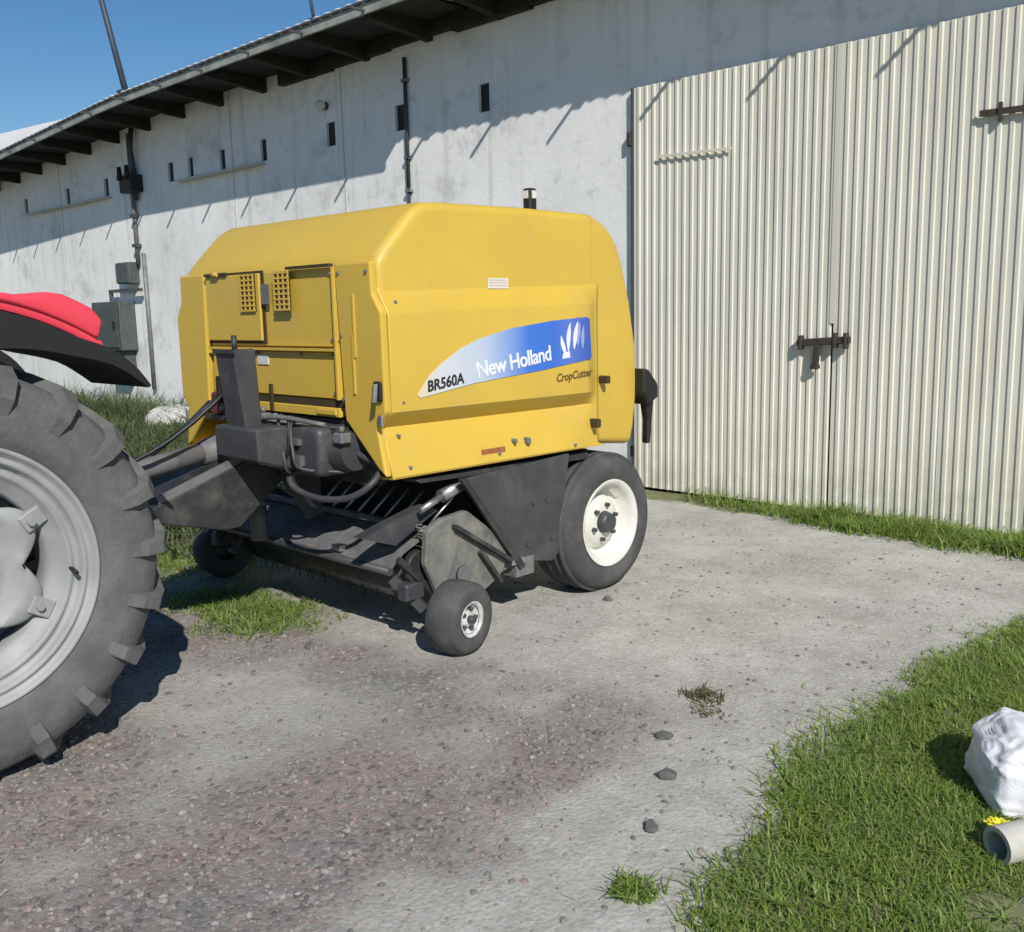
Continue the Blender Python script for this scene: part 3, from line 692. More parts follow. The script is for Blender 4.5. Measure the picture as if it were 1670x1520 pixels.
def rim_small(c, r, w, side, mat_, parent, hubm, holes=5, dish=.05):
    s = -side
    b = B(); prof = [(s*w*.09, r-.010), (-s*.004, r+.014), (-s*.006, r+.006), (s*.006, r-.012), (s*.02, r-.03), (s*(dish+.03), r-.045), (s*(dish+.035), r*.66), (s*dish, r*.6), (s*(dish*.75), r*.36), (s*(dish*.75), 0.001)]
    b.lathe(prof, c, n=40); rim = obj('rim', b, mat_, parent)
    b = B(); cc = Vector(c); x = c[0]+s*dish*.75
    b.tube([(x, c[1], c[2]), (x-s*.05, c[1], c[2])], [r*.27, r*.22], 16)
    for k in range(holes):
        t = 2*PI*k/holes+.3; b.tube([(x+s*.0, c[1]+math.cos(t)*r*.42, c[2]+math.sin(t)*r*.42), (x-s*.022, c[1]+math.cos(t)*r*.42, c[2]+math.sin(t)*r*.42)], r*.055, 6)
    return rim, b
for s in (1, -1):
    X = -3.40 if s > 0 else mir(-3.40)
    c = (X, 4.37, .41); b, sg = wheel_tyre(c, .405, .245, .30, side=s, wall_bulge=.03)
    add_grooves(b, c, .405, .30, sg, 56, [(.14, .26), (.31, .45), (.55, .69), (.74, .86)])
    tyre = obj('wheel', b, RUB, bal)
    rim, hb = rim_small(c, .245, .30, s, RIMW, tyre, GREYM, 6, .07)
    obj('hub', hb, CHAR, tyre)
# pickup gauge wheels
for s in (1, -1):
    X = -3.235 if s > 0 else -5.62
    c = (0, 0, 0); R = .183
    b, sg = wheel_tyre(c, R, .082, .175, n=40, side=s, wall_bulge=.012)
    M = Matrix.Translation((X, 3.075, .183)) @ Matrix.Rotation(math.radians(9*s), 4, 'Z')
    b.bm.transform(M); tyre = obj('gauge_wheel', b, RUB, bal)
    s2 = -s
    b = B(); b.lathe([(s2*.016, .075), (-s2*.002, .090), (s2*.004, .078), (s2*.03, .066), (s2*.034, .045), (s2*.02, .036), (s2*.02, .001)], c, n=28); b.bm.transform(M); obj('rim', b, mat('galvanised_rim', (.62, .62, .60), .45, c2=(.40, .40, .39), scale=30) if s > 0 else GREYM, tyre)
    b = B()
    for k in range(5):
        t = 2*PI*k/5; b.tube([(s2*.03, math.cos(t)*.05, math.sin(t)*.05), (s2*.012, math.cos(t)*.05, math.sin(t)*.05)], .010, 6)
    b.tube([(s2*.02, 0, 0), (-s2*.01, 0, 0)], .020, 10); b.bm.transform(M); obj('hub', b, CHAR, tyre)
    xi = X-s*.235
    b = B(); b.bar((xi, 3.06, .20), (xi+s*.01, 3.20, .46), .03, .05, (1, 0, 0)); b.tube([(xi, 3.06, .183), (X-s*.1, 3.06, .183)], .018, 8); obj('wheel_arm', b, GREYM, bal)

# pickup
PXL, PXR = -5.30, -3.60
b = B(); b.prism([(2.86, .395), (2.865, .43), (2.95, .49), (3.10, .545), (3.10, .53), (2.96, .47), (2.88, .405)], PXL, PXR); ws = obj('wind_guard', b, GREYM, bal)
b = B(); b.tube([(PXL-.02, 2.86, .405), (PXR+.02, 2.86, .405)], .02, 10); obj('guard_roller', b, CHAR, ws)
b = B(); b.box(-4.05, -3.98, 2.855, 2.90, .445, .475); b.box(-3.83, -3.79, 2.85, 2.87, .39, .42); obj('bracket', b, STEEL, ws)
b = B(); b.tube([(PXL, 3.12, .565), (PXR, 3.12, .565)], .022, 10); obj('tine_bar', b, GREYM, bal)
for k in range(9):
    x = -4.50+k*.115
    b = B(); b.tube([(x-.02, 3.12, .57), (x, 3.17, .63), (x+.06, 3.24, .735)], .008, 6); obj('guard_rod', b, STEEL, bal)
b = B(); b.tube([(PXL+.05, 3.22, .30), (PXR-.05, 3.22, .30)], .17, 20)
obj('pickup_reel', b, BLK, bal)
for k in range(26):
    x = PXL+.08+k*.062
    for j in range(5):
        pass
b = B()
for k in range(26):
    x = PXL+.08+k*.062
    for j in range(5):
        t = j*2*PI/5+.4*(k % 2); b.tube([(x, 3.22+.16*math.cos(t), .30+.16*math.sin(t)), (x, 3.22+.215*math.cos(t+.15), .30+.20*math.sin(t+.15))], .004, 4)
stuff(obj('spring_tine', b, BLK, bal))
for s in (1, -1):     # pickup end plates
    x0 = PXR if s > 0 else PXL
    b = B(); b.prism([(2.98, .44), (3.0, .60), (3.10, .645), (3.27, .66), (3.60, .41), (3.50, .27), (3.35, .20), (3.08, .22)], min(x0+s*.10, x0+s*.145), max(x0+s*.10, x0+s*.145)); b.bevel(.01, 1); ep = obj('end_plate', b, DUSTP, bal)
    b = B(); b.bar((x0+s*.165, 3.16, .60), (x0+s*.165, 3.55, .35), .02, .045, (1, 0, 0)); obj('brace', b, BLK, ep)
    b = B(); b.bar((x0+s*.17, 3.33, .44), (x0+s*.17, 3.47, .25), .02, .03, (1, 0, 0)); obj('brace', b, BLK, ep)
    b = B(); b.tube([(x0+s*.145, 3.22, .34), (x0+s*.17, 3.22, .34)], .045, 14); obj('bearing', b, GREYM, ep)
    b = B(); b.tube([(x0+s*.02, 3.02, .40), (x0+s*.07, 3.02, .40)], .09, 16); obj('chain_wheel', b, BLK, bal)
    b = B(); b.box(min(x0+s*.01, x0+s*.09), max(x0+s*.01, x0+s*.09), 2.90, 3.02, .25, .34).bevel(.012, 1); obj('arm_bracket', b, CHAR, bal)
    b = B(); b.bar((x0+s*.06, 2.88, .47), (x0+s*.08, 3.10, .24), .03, .03, (1, 0, 0)); obj('lift_link', b, BLK, bal)
    b = B(); b.bar((x0-s*.02, 2.90, .36), (x0+s*.10, 3.0, .20), .03, .05, (0, 0, 1)); obj('lift_link', b, CHAR, bal)
    b = B(); b.tube([(x0+s*.05+.018*math.cos(k*.9), 3.02+.12*k/60+.018*math.sin(k*.9), .62-.17*k/60) for k in range(61)], .004, 5); obj('coil_spring', b, GREYM, bal)
    b = B(); b.prism([(2.70, .60), (2.80, .63), (3.10, .70), (3.18, .66), (2.90, .53)], x0-.05, x0+.02); obj('lift_plate', b, CHAR, bal)
b = B(); b.tube([(-3.53, 3.16, .74), (-3.53, 3.36, .80)], .035, 12); b.tube([(-3.53, 3.02, .69), (-3.53, 3.18, .745)], .018, 10); obj('ram', b, STEEL, bal)
b = B(); b.bar((-3.50, 3.42, .28), (-3.50, 3.72, .36), .04, .06); b.box(-3.56, -3.44, 3.60, 3.74, .24, .34); obj('rear_bracket', b, GREYM, bal)
b = B(); b.box(-3.47, -3.43, 3.56, 3.66, .315, .345); obj('clip', b, STEEL, bal)

# drawbar
for x0, x1, sh in ((-4.32, -4.285, 0), (-4.79, -4.755, .0)):
    b = B(); b.prism([(2.02, .765), (2.08, .785), (2.80, 1.02), (2.92, 1.03), (2.92, .78), (2.78, .84), (2.48, .60), (2.40, .595), (2.12, .67), (2.02, .70)], x0, x1)
    b.bevel(.006, 1); tg = obj('drawbar_plate', b, BLK, bal)
    b = B(); b.bar((x0+.018, 2.06, .792), (x0+.018, 2.80, 1.034), .05, .014, (1, 0, 0)); obj('top_flange', b, GREYM if x0 > -4.5 else CHAR, tg)
b = B(); b.bar((-4.54, 1.55, .66), (-4.54, 2.2, .70), .16, .11); b.prism([(2.02, .70), (2.02, .765), (2.5, .92), (2.5, .65), (2.3, .63)], -4.75, -4.325); obj('drawbar', b, BLK, bal)
b = B(); b.tube([(-4.54, 1.58, .60), (-4.54, 1.58, .72)], .07, 16); obj('hitch_eye', b, GREYM, bal)
b = B(); b.tube([(-4.54, 1.35, .80), (-4.54, 2.55, .98)], .055, 14); b.tube([(-4.54, 1.30, .79), (-4.54, 1.50, .82)], [.085, .06], 14); b.tube([(-4.54, 2.42, .96), (-4.54, 2.60, .985)], [.06, .09], 14); obj('drive_shaft', b, GREYM, bal)
# gearbox and front frame
b = B(); b.box(-4.22, -3.78, 2.62, 2.92, .88, 1.12).bevel(.035, 3); b.tube([(-3.79, 2.77, 1.0), (-3.68, 2.77, 1.0)], [.11, .09], 20); b.tube([(-4.10, 2.63, 1.0), (-4.10, 2.54, 1.0)], [.10, .085], 18); gb = autosmooth(obj('gearbox', b, CHAR, bal), 40)
b = B()
for k in range(6):
    b = B(); t = k*PI/3; b.tube([(-4.10+.075*math.cos(t), 2.545, 1.0+.075*math.sin(t)), (-4.10+.075*math.cos(t), 2.525, 1.0+.075*math.sin(t))], .011, 6); obj('bolt', b, STEEL, gb)
b = B(); b.box(-3.99, -3.92, 2.60, 2.622, 1.03, 1.06); obj('plate', b, STEEL, gb)
b = B(); b.box(-3.96, -3.90, 2.595, 2.622, .93, .98); obj('plate', b, STEEL, gb)
b = B(); b.box(-5.05, -3.74, 2.80, 2.94, 1.07, 1.14); b.box(-4.98, -3.74, 2.70, 2.80, 1.09, 1.115); b.box(-4.25, -3.70, 2.86, 2.95, .82, 1.08); obj('front_frame', b, BLK, bal)
b = B(); b.hose([(-4.62, 2.62, 1.125), (-4.3, 2.60, 1.14), (-4.0, 2.66, 1.12), (-3.75, 2.74, 1.10)], .014, 8); b.hose([(-4.5, 2.6, 1.08), (-4.1, 2.58, 1.16), (-3.8, 2.68, 1.13)], .012, 8); obj('hydraulic_hose', b, GREYM, bal)
b = B(); b.hose([(-4.05, 2.62, .90), (-3.95, 2.58, .83), (-3.78, 2.60, .79), (-3.62, 2.66, .80), (-3.53, 2.72, .86), (-3.55, 2.80, .93), (-3.66, 2.78, .98), (-3.72, 2.78, 1.0)], .016, 10); obj('hydraulic_hose', b, CHAR, bal)
b = B(); b.hose([(-4.12, 2.7, .92), (-4.2, 2.75, .80), (-4.28, 2.95, .60)], .014, 8); b.tube([(-4.36, 2.90, .80), (-4.36, 2.93, .56)], .018, 8); obj('hydraulic_hose', b, GREYM, bal)
b = B(); b.tube([(-4.65, 2.8, .62), (-4.65, 2.8, .42)], .05, 12); obj('lift_strut', b, GREYM, bal)
b = B(); b.bar((-4.95, 2.62, .62), (-5.1, 2.9, .40), .05, .06); obj('lift_strut', b, GREYM, bal)
random.seed(33)
for k in range(3):
    b = B(); x = -4.15+.08*k; R_ = random.uniform; b.hose([(x, 2.74, 1.10), (x+R_(-.05, .12), 2.62, 1.13+R_(0, .05)), (x+R_(0, .2), 2.55+R_(0, .03), 1.05-R_(0, .08)), (x+R_(-.1, .2), 2.58, .95-R_(0, .06)), (x+R_(0, .3), 2.74, .90)], .009, 6, 4); obj('hydraulic_hose', b, HOSE if k % 2 else CHAR, bal)
for x, y, z, h in ((-4.28, 2.66, 1.06, .07), (-4.45, 2.7, 1.09, .06), (-3.72, 2.66, 1.05, .05), (-4.6, 2.62, 1.06, .06)):
    b = B(); b.box(x, x+.07, y, y+.06, z, z+h).bevel(.006, 1); b.tube([(x+.035, y+.03, z+h), (x+.035, y+.03, z+h+.03)], .014, 8); obj('valve_block', b, GREYM, bal)
b = B(); b.prism([(2.70, .84), (2.95, .90), (2.95, .60), (2.86, .58)], -4.27, -4.255); obj('stay_plate', b, CHAR, bal)
# parking jack / hose post
b = B(); b.prism([(2.44, 1.49), (2.44, 1.44), (2.47, 1.05), (2.56, 1.02), (2.56, 1.49)], -4.33, -4.15); b.bevel(.01, 1)
M = Matrix.Translation((0, 0, 0)); b.bm.transform(Matrix.Translation((-4.24, 2.5, 1.1)) @ Matrix.Rotation(math.radians(-4), 4, 'Y') @ Matrix.Translation((4.24, -2.5, -1.1))); jk = obj('jack_post', b, CHAR, bal)
b = B(); b.prism([(2.42, 1.12), (2.42, .96), (2.62, .90), (2.62, 1.12)], -4.38, -3.98); b.bevel(.012, 1); obj('jack_bracket', b, CHAR, jk)
b = B(); b.tube([(-4.27, 2.5, 1.47), (-4.27, 2.5, 1.56)], .014, 8); b.bar((-4.35, 2.43, 1.485), (-4.16, 2.43, 1.485), .01, .02); obj('jack_crank', b, BLK, jk)
b = B(); b.box(-4.41, -4.375, 2.46, 2.52, 1.18, 1.36).bevel(.008, 1); obj('jack_lock', b, BLKP, jk)
b = B(); b.tube([(-4.80, 2.66, 1.17), (-4.80, 2.76, 1.17)], .05, 14); b.box(-4.90, -4.72, 2.70, 2.76, 1.12, 1.24).bevel(.01, 1); obj('coupling_block', b, DRED, bal)
for k, (sx_, dz) in enumerate(((-4.50, 0), (-4.58, .03), (-4.66, -.02))):
    b = B(); pts = []
    A = Vector((sx_-.05, 1.25, 1.02+dz)); Zv = Vector((-4.34-.12*k, 2.52, 1.20-.05*k))
    for i in range(13):
        t = i/12; q = A.lerp(Zv, t); q.z -= (.20+.05*k)*4*t*(1-t)-.12*t*t; q.x -= .10*k*math.sin(PI*t); pts.append(q)
    b.tube(pts, .011, 8); obj('hydraulic_hose', b, HOSE, bal)

# ------------------------------------------------------------------ tractor
tr = thing('tractor', 'tractor with red fender and big grey silver rimmed rear wheel coupled before the baler', 'tractor', (-4.45, 0, 0))
TC = Vector((-3.60, .99, .762)); TR = .752; TW = .44
def tractor_wheel(side, X):
    c = (X, TC.y, TC.z); s = -side
    b = B()
    prof = [(s*.05, .455), (s*.012, .478), (-s*.012, .50), (-s*.028, .56), (-s*.026, .64), (-s*.006, .705), (s*.05, .738), (s*TW*.3, TR-.004), (s*TW*.5, TR), (s*TW*.7, TR-.004), (s*(TW-.05), .738), (s*(TW+.006), .705), (s*(TW+.026), .64), (s*(TW+.028), .56), (s*(TW+.012), .50), (s*(TW-.012), .478), (s*(TW-.05), .455)]
    b.lathe(prof, c, n=96)
    # lugs: curved bars from shoulder to centre, alternating
    NL = 20
    for sd in (0, 1):
        for k in range(NL):
            a0 = 2*PI*(k+.5*sd)/NL
            rings = []
            for bx_, br, nx_, nr, hh, da0 in ((-.024, .60, -1, 0, .004, 0), (-.026, .655, -1, .15, .026, 0), (-.006, .708, -.75, .65, .036, .0), (.05, .738, -.25, .97, .040, .015), (.14, .744, 0, 1, .040, .11), (.24, .748, 0, 1, .038, .22)):
                ring = []
                for da, up_ in ((-.062, -.012), (-.040, hh), (.040, hh), (.062, -.012)):
                    xx = bx_+nx_*up_; rr = br+nr*up_; th = a0+da0+da/1.0*(.9 if bx_ < 0 else 1)
                    xa = s*xx if sd == 0 else s*(TW-xx)
                    ring.append(b.bm.verts.new((X+xa, c[1]+rr*math.cos(th), c[2]+rr*math.sin(th))))
                rings.append(ring)
            for i in range(len(rings)-1):
                for j in range(3): b.bm.faces.new((rings[i][j], rings[i][j+1], rings[i+1][j+1], rings[i+1][j]))
                b.bm.faces.new((rings[i][3], rings[i][0], rings[i+1][0], rings[i+1][3]))
            b.bm.faces.new(rings[0][::-1]); b.bm.faces.new(rings[-1])
    tyre = obj('wheel', b, RUBT, tr)
    # rim
    b = B(); b.lathe([(s*.05, .468), (-s*.004, .488), (-s*.010, .480), (s*.0, .470), (s*.018, .462), (s*.022, .448), (s*.012, .442), (s*.03, .432), (s*.052, .425), (s*.055, .408), (s*.046, .402), (s*.06, .39), (s*.085, .375), (s*.095, .345), (s*.125, .332), (s*.22, .332), (s*.30, .40), (s*.40, .47)], c, n=96); rim = obj('rim', b, RIMS, tyre)
    # disc with eight lobes
    b = B(); n = 96; rings = []
    lob = lambda t: .5+.5*math.cos(6*(t-PI/6))
    for rr, xx in ((.325, .11), (.305, .085), (.25, .095), (.21, .13), (.15, .135), (.135, .10), (.05, .095)):
        ring = []
        for k in range(n):
            t = 2*PI*k/n; r_ = rr
            if rr > .3: r_ = rr*(.78+.27*lob(t)**.6)
            ring.append(b.bm.verts.new((X+s*xx, c[1]+r_*math.cos(t), c[2]+r_*math.sin(t))))
        rings.append(ring)
    for i in range(len(rings)-1):
        for k in range(n):
            f = b.bm.faces.new((rings[i][k], rings[i][(k+1) % n], rings[i+1][(k+1) % n], rings[i+1][k])); f.smooth = True
    b.bm.faces.new(rings[-1])
    obj('disc', b, RIMS, tyre)
    for k in range(6):
        b = B(); t = PI/6+k*PI/3; u = Vector((0, math.cos(t), math.sin(t))); v = Vector((0, -math.sin(t), math.cos(t)))
        q = Vector(c)+u*.335+Vector((s*.095, 0, 0)); b.obox(q, ((1, 0, 0), u, v), (.022, .042, .034)); b.bevel(.004, 1, 50)
        b.tube([q+Vector((-s*.015, 0, 0))-u*.012, q+Vector((-s*.040, 0, 0))-u*.012], .015, 6)
        obj('clamp', b, RIMS, tyre)
    for k in range(8):
        b = B(); t = .3+k*PI/4; q = Vector(c)+Vector((s*.10, .105*math.cos(t), .105*math.sin(t))); b.tube([q, q+Vector((-s*.035, 0, 0))], .014, 6); obj('wheel_nut', b, RIMS, tyre)
    b = B(); b.tube([(X+s*.10, c[1], c[2]), (X-s*.02, c[1], c[2])], [.075, .06], 20); obj('hub', b, CHAR, tyre)
    q0 = Vector(c)+Vector((s*.008, .40*math.cos(-.087), .40*math.sin(-.087)))
    b = B(); b.tube([q0+Vector((s*.05, 0, 0)), q0+Vector((-s*.01, .0, -.01))], .008, 6); obj('valve', b, BLKP, tyre)
tractor_wheel(1, TC.x); tractor_wheel(-1, -5.30)
def arc(prof_x, r0f, r1f, a0, a1, n):
    b = B(); rings = []
    for k in range(n+1):
        a = a0+(a1-a0)*k/n; r0, r1 = r0f(a), r1f(a); ring = []
        for x, r in ((prof_x[0], r0), (prof_x[0], r1), (prof_x[1], r1), (prof_x[1], r0)):
            ring.append(b.bm.verts.new((x, TC.y+r*math.cos(a), TC.z+r*math.sin(a))))
        rings.append(ring)
    for i in range(n):
        for j in range(4): b.bm.faces.new((rings[i][j], rings[i][(j+1) % 4], rings[i+1][(j+1) % 4], rings[i+1][j]))
    b.bm.faces.new(rings[0][::-1]); b.bm.faces.new(rings[-1]); return b
D = math.radians
def lerpc(pts):
    def f(a):
        d = math.degrees(a)
        for (x0, y0), (x1, y1) in zip(pts[:-1], pts[1:]):
            if x0 <= d <= x1: return y0+(y1-y0)*(d-x0)/(x1-x0)
        return pts[0][1] if d < pts[0][0] else pts[-1][1]
    return f
for s in (1, -1):
    def fx(a, b_): return (a, b_) if s > 0 else (2*-4.45-b_, 2*-4.45-a)
    red = lerpc([(52, .985), (60, 1.0), (64, 1.005), (150, 1.01)]); redin = lerpc([(52, .955), (60, .955), (150, .955)])
    b = arc(fx(-4.10, -3.60), redin, red, D(54), D(150), 40); b.bevel(.012, 2, 40); fo = autosmooth(obj('fender', b, RED, tr), 40)
    b = arc(fx(-4.09, -3.565), lerpc([(41, .955), (50, .935), (60, .88), (78, .815), (150, .80)]), lerpc([(41, .968), (47, .982), (54, .975), (60, .95), (150, .95)]), D(41), D(150), 44); obj('fender_flare', b, BLKF, fo)
    b = arc(fx(-3.95, -3.585), lerpc([(55, .985), (80, .985)]), lerpc([(56, 1.0), (57, 1.055), (60, 1.075), (66, 1.075), (69, 1.06), (74, 1.02), (80, 1.01)]), D(56), D(80), 24); b.bevel(.012, 2, 40); autosmooth(obj('lamp_housing', b, RED, fo), 50)
b = B(); b.tube([(-5.2, TC.y, TC.z), (-3.75, TC.y, TC.z)], .11, 18); b.box(-4.75, -4.15, -.9, 1.22, .55, 1.0).bevel(.03, 1); obj('rear_axle', b, CHAR, tr)
b = B(); b.box(-4.72, -4.18, -2.4, -.9, .75, 1.45).bevel(.06, 2); obj('bonnet', b, RED, tr)
b = B(); b.box(-4.65, -4.25, -2.3, -.9, .45, .74).bevel(.03, 1); obj('engine_block', b, CHAR, tr)
for x in (-4.05, -4.85):
    b = B(); b.bar((x, 1.05, .62), (x+(.05 if x < -4.4 else -.05), 1.55, .60), .03, .07); obj('lift_arm', b, BLK, tr)
b = B(); b.bar((-4.45, 1.1, .50), (-4.54, 1.66, .58), .08, .05); obj('towbar', b, BLK, tr)
b = B(); b.tube([(-4.54, 1.22, .78), (-4.54, 1.36, .80)], .03, 10); obj('power_shaft', b, STEEL, tr)
for X, s in ((-3.75, 1), (-5.15, -1)):
    b, sg = wheel_tyre((X, -1.7, .50), .50, .30, .30, side=s); tw = obj('wheel', b, RUBT, tr)
    b = B(); b.lathe([(-s*.02, .305), (-s*.05, .27), (-s*.08, .18), (-s*.07, .001)], (X, -1.7, .50), n=32); obj('rim', b, RIMS, tw)
b = B(); b.tube([(-5.0, -1.7, .5), (-3.9, -1.7, .5)], .06, 12); obj('front_axle', b, CHAR, tr)

# ------------------------------------------------------------------ things lying about
bagb = B()
g = bmesh.ops.create_icosphere(bagb.bm, subdivisions=6, radius=1)
for v in g['verts']:
    q = v.co.copy()
    x = math.copysign(abs(q.x)**.42, q.x)*.31; y = math.copysign(abs(q.y)**.5, q.y)*.21; z = math.copysign(abs(q.z)**.5, q.z)*.16
    k = 1+.06*mnoise.noise((q.x*2.1, q.y*2.1, q.z*2.1+3))
    cr = -.045*abs(mnoise.noise((x*5+4, y*6, z*7)))-.02*abs(mnoise.noise((x*12+1, y*10, z*15+5)))-.012*abs(mnoise.noise((x*28, y*25, z*33)))+.03
    v.co = Vector((x*k, y*k, z*k*(1+.18*q.x)))+q*cr
    if v.co.z < -.10: v.co.z = -.10-(v.co.z+.10)*.1
for f in bagb.bm.faces: f.smooth = True
bagb.bm.transform(Matrix.Translation((-.745, 3.425, .10)) @ Matrix.Scale(.92, 4) @ Matrix.Rotation(D(28), 4, 'Z'))
bag = thing('plastic_sack', 'full white plastic sack lying in the grass at the right edge', 'sack', (-.72, 3.6, 0))
obj('sack', bagb, BAG, bag)
b = B(); b.ball((-.40, 3.78, .16), .05, 2, (1.4, .8, .7)); obj('tied_end', b, BAG, bag)
pp = thing('cement_pipe', 'pale cement pipe end poking into the grass below the white sack', 'pipe', (-.7, 2.92, 0))
b = B(); ax0 = Vector((-.80, 2.87, .056)); ax1 = Vector((-.60, 3.21, .066)); b.tube([ax0, ax1], .056, 24, caps=False); b.tube([ax1, ax0], .041, 24, caps=False)
d = (ax1-ax0).normalized(); a_ = d.orthogonal().normalized(); c_ = d.cross(a_)
for e in (ax0, ax1):
    ro = [b.bm.verts.new(e+(a_*math.cos(2*PI*k/24)+c_*math.sin(2*PI*k/24))*.056) for k in range(24)]
    ri = [b.bm.verts.new(e+(a_*math.cos(2*PI*k/24)+c_*math.sin(2*PI*k/24))*.041) for k in range(24)]
    for k in range(24): b.bm.faces.new((ro[k], ro[(k+1) % 24], ri[(k+1) % 24], ri[k]))
obj('pipe_shell', b, PIPEC, pp, recalc=False)
random.seed(21)
def stone(x, y, r, label):
    b = B(); rock_mesh(b, (x, y, gz(x, y)+r*.25), r, 2, .65, .45)
    return tag(obj('stone', b, STONE), label, 'stone', 'loose stones on the gravel')
stone(-1.83, 2.66, .034, 'largest dark stone lying alone on the pale gravel near the lawn edge')
stone(-2.02, 2.92, .028, 'dark stone at the rim of the dark gravel below the small grass tuft')
stone(-3.28, 4.18, .03, 'small dark stone lying in front of the big baler wheel')
stone(-1.66, 2.33, .03, 'flat grey stone beside the bright green tuft at the bottom')
stone(-3.95, 2.62, .030, 'grey clod lying between the tractor wheel shadow and the baler')
# rubble by the wall on the left
for x, y, r, lb2 in ((-12.9, 6.5, .30, 'pale concrete lump at the wall foot seen left of the yellow corner'), (-17.0, 6.3, .28, 'pale rubble heap at the wall foot beneath the fender tip')):
    b = B(); rock_mesh(b, (x, y, gz(x, y)+.14), r, 3, .6, .5); tag(obj('rubble', b, RUBBLE), lb2, 'rubble', 'pale rubble along the barn wall')

# ------------------------------------------------------------------ grass
def blades(name, pts, m, seg=2, wid=.004):
    V = []; F = []
    for x, y, z, h in pts:
        a = random.uniform(0, 2*PI); lean = random.uniform(.3, 1.7)*h; dx, dy = math.cos(a), math.sin(a)
        sx_, sy_ = -dy, dx; w = wid*random.uniform(.6, 1.4); o = len(V)
        tw = random.uniform(-.6, .6)
        for k in range(seg+1):
            t = k/seg; lx = lean*t*t; zz = z+h*t*(1-.25*t*lean/h); ww = w*(1-t*.85)
            cx_, cy_ = x+dx*lx, y+dy*lx
            V.append((cx_-sx_*ww, cy_-sy_*ww, zz)); V.append((cx_+sx_*ww, cy_+sy_*ww, zz))
        for k in range(seg): F.append((o+2*k, o+2*k+1, o+2*k+3, o+2*k+2))
    me = bpy.data.meshes.new(name); me.from_pydata(V, [], F); me.materials.append(m)
    return stuff(link(name, me))
random.seed(5)
P = []
def scatter(n, x0, x1, y0, y1, dens, hr):
    for _ in range(n):
        x = random.uniform(x0, x1); y = random.uniform(y0, y1)
        if random.random() < dens(x, y): P.append((x, y, gz(x, y)-.004, random.uniform(*hr)*(1+.5*mnoise.noise((x*2.5, y*2.5, 1)))))
clump = lambda x, y, s=5: .5+.9*mnoise.noise((x*s, y*s, 11))
scatter(95000, -1.8, .1, 1.9, 5.8, lambda x, y: sst(-.10, .22, lawn(x, y))*max(.3, min(1, .5+clump(x, y, 4)))*(.12 if math.hypot((x+.62)*1.2, (y-2.62)*1.6) < .22 else 1), (.02, .062))
scatter(26000, .1, 3., 1.2, 7.0, lambda x, y: .8, (.03, .09))
scatter(12000, -1.6, .1, 5.8, 7.0, lambda x, y: sst(-.1, .3, lawn(x, y))*.8, (.03, .09))
scatter(2500, -2.3, -1.2, 1.9, 5.5, lambda x, y: sst(-.35, -.05, lawn(x, y))*(.35 if clump(x, y, 7) > .55 else .03), (.015, .05))
blades('grass', P, GRASS, 2, .0040)
P = []
for _ in range(150):
    x = random.uniform(-1.55, .3); y = random.uniform(1.9, 5.6)
    if lawn(x, y) < .0 or clump(x, y, 3) < .35: continue
    for k in range(random.randint(5, 9)): q = random.uniform(.0, .025); P.append((x+random.uniform(-q, q), y+random.uniform(-q, q), gz(x, y)+.002, random.uniform(.03, .05)))
blades('broad_leaves', P, GRASS, 3, .0095)
P = []
for _ in range(900):
    x = random.uniform(-1.6, .3); y = random.uniform(1.9, 5.6)
    if random.random() < sst(-.1, .25, lawn(x, y)): P.append((x, y, gz(x, y), random.uniform(.05, .12)))
blades('dry_grass', P, DRYW, 2, .0025)
P = []
scatter(16000, -4.6, -1.2, 6.35, 7.05, lambda x, y: sst(.0, .35, (y-6.48)+.22*mnoise.noise((x*2, y*2, 6.))-.30*sst(-3.3, -4.0, x))*(.35+.65*sst(-4.2, -3.1, x))*max(.2, min(1, .3+clump(x, y, 3))), (.05, .17))
blades('grass', P, GRASS, 2, .006)
P = []
scatter(15000, -6.4, -4.1, 2.0, 3.8, lambda x, y: max(sst(.75, .35, math.hypot((x+4.78)*.95, (y-2.74)*1.7)+.25*mnoise.noise((x*3, y*3, 5.))), sst(.0, .9, -5.0-x)*.8*max(.1, clump(x, y, 3))), (.025, .08))
blades('grass', P, GRASS, 2, .005)
P = []
scatter(70000, -22, -5.6, 3.0, 7.1, lambda x, y: sst(5.5, 7, -x+.6*clump(x, y, 1))*max(.15, min(1, .35+clump(x, y, .8))), (.10, .30))
scatter(9000, -22, -6, 6.3, 7.1, lambda x, y: max(0, clump(x, y, 1.2)), (.25, .60))
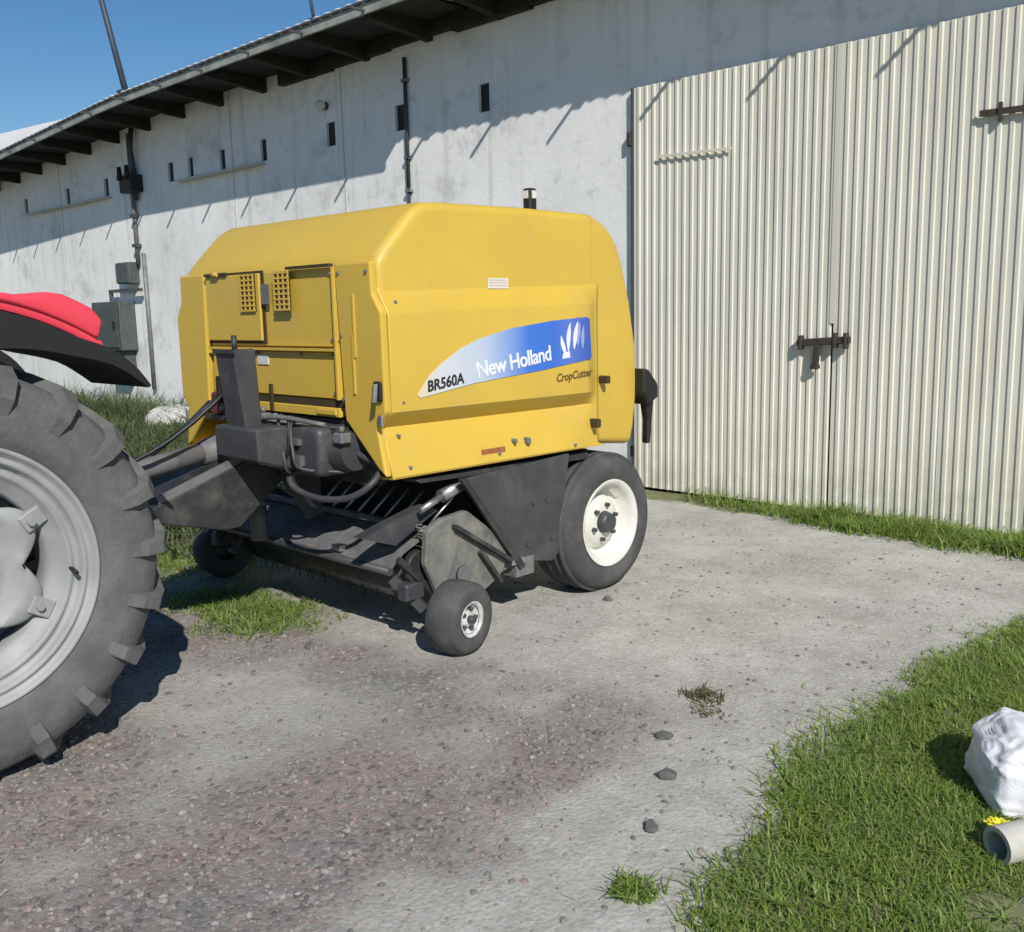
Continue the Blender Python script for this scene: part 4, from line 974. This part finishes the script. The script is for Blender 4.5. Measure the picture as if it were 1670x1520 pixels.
blades('wild_grass', P, WEED, 2, .011)
# small tufts standing alone
def tuft(x, y, n, r, h, label, m):
    global P
    P = []
    for _ in range(n):
        a = random.uniform(0, 2*PI); q = r*random.random()**.7; X = x+q*math.cos(a); Y = y+q*math.sin(a)*.8
        P.append((X, Y, gz(X, Y), h*random.uniform(.5, 1.1)))
    o = blades('grass_tuft', P, m, 2, .005); del o['kind']
    return tag(o, label, 'grass tuft', 'single tufts in the gravel')
tuft(-2.13, 3.36, 110, .10, .045, 'dull green tuft alone on the pale gravel right of the baler', DRYW)
tuft(-2.02, 3.25, 50, .09, .022, 'low dry tuft just right of the dull green one', DRYW)
tuft(-1.50, 2.02, 170, .07, .05, 'bright green tuft at the bottom edge of the gravel', GRASS)
# straw bits
P = []; V = []; F = []
random.seed(9)
for _ in range(70):
    y = .7+random.random()**1.5*3; x = random.uniform(-3.4, -1.5); a = random.uniform(0, PI); l = random.uniform(.008, .028); w = .0011
    z = gz(x, y)+.012; dx, dy = math.cos(a)*l, math.sin(a)*l; o = len(V)
    V += [(x-dx-dy/l*w, y-dy+dx/l*w, z), (x+dx-dy/l*w, y+dy+dx/l*w, z+.006), (x+dx+dy/l*w, y+dy-dx/l*w, z+.006), (x-dx+dy/l*w, y-dy-dx/l*w, z)]; F.append((o, o+1, o+2, o+3))
me = bpy.data.meshes.new('straw'); me.from_pydata(V, [], F); me.materials.append(STRAW); stuff(link('straw', me))
# dandelion
fl = thing('dandelion', 'yellow dandelion flower in the grass between sack and pipe', 'flower', (-.83, 2.985, 0))
b = B()
for k in range(26):
    a = k*2.4; r_ = .008+.018*(k/26); el_ = .5-.45*(k/26)
    q = Vector((-.83+r_*.3*math.cos(a), 2.985+r_*.3*math.sin(a), .065)); e = q+Vector((r_*1.4*math.cos(a), r_*1.4*math.sin(a), .02*el_))
    b.bar(q, e, .009, .002)
obj('flower_head', b, FLOW, fl)
b = B(); b.tube([(-.83, 2.985, 0), (-.83, 2.985, .065)], .003, 6); obj('stem', b, GRASS, fl)
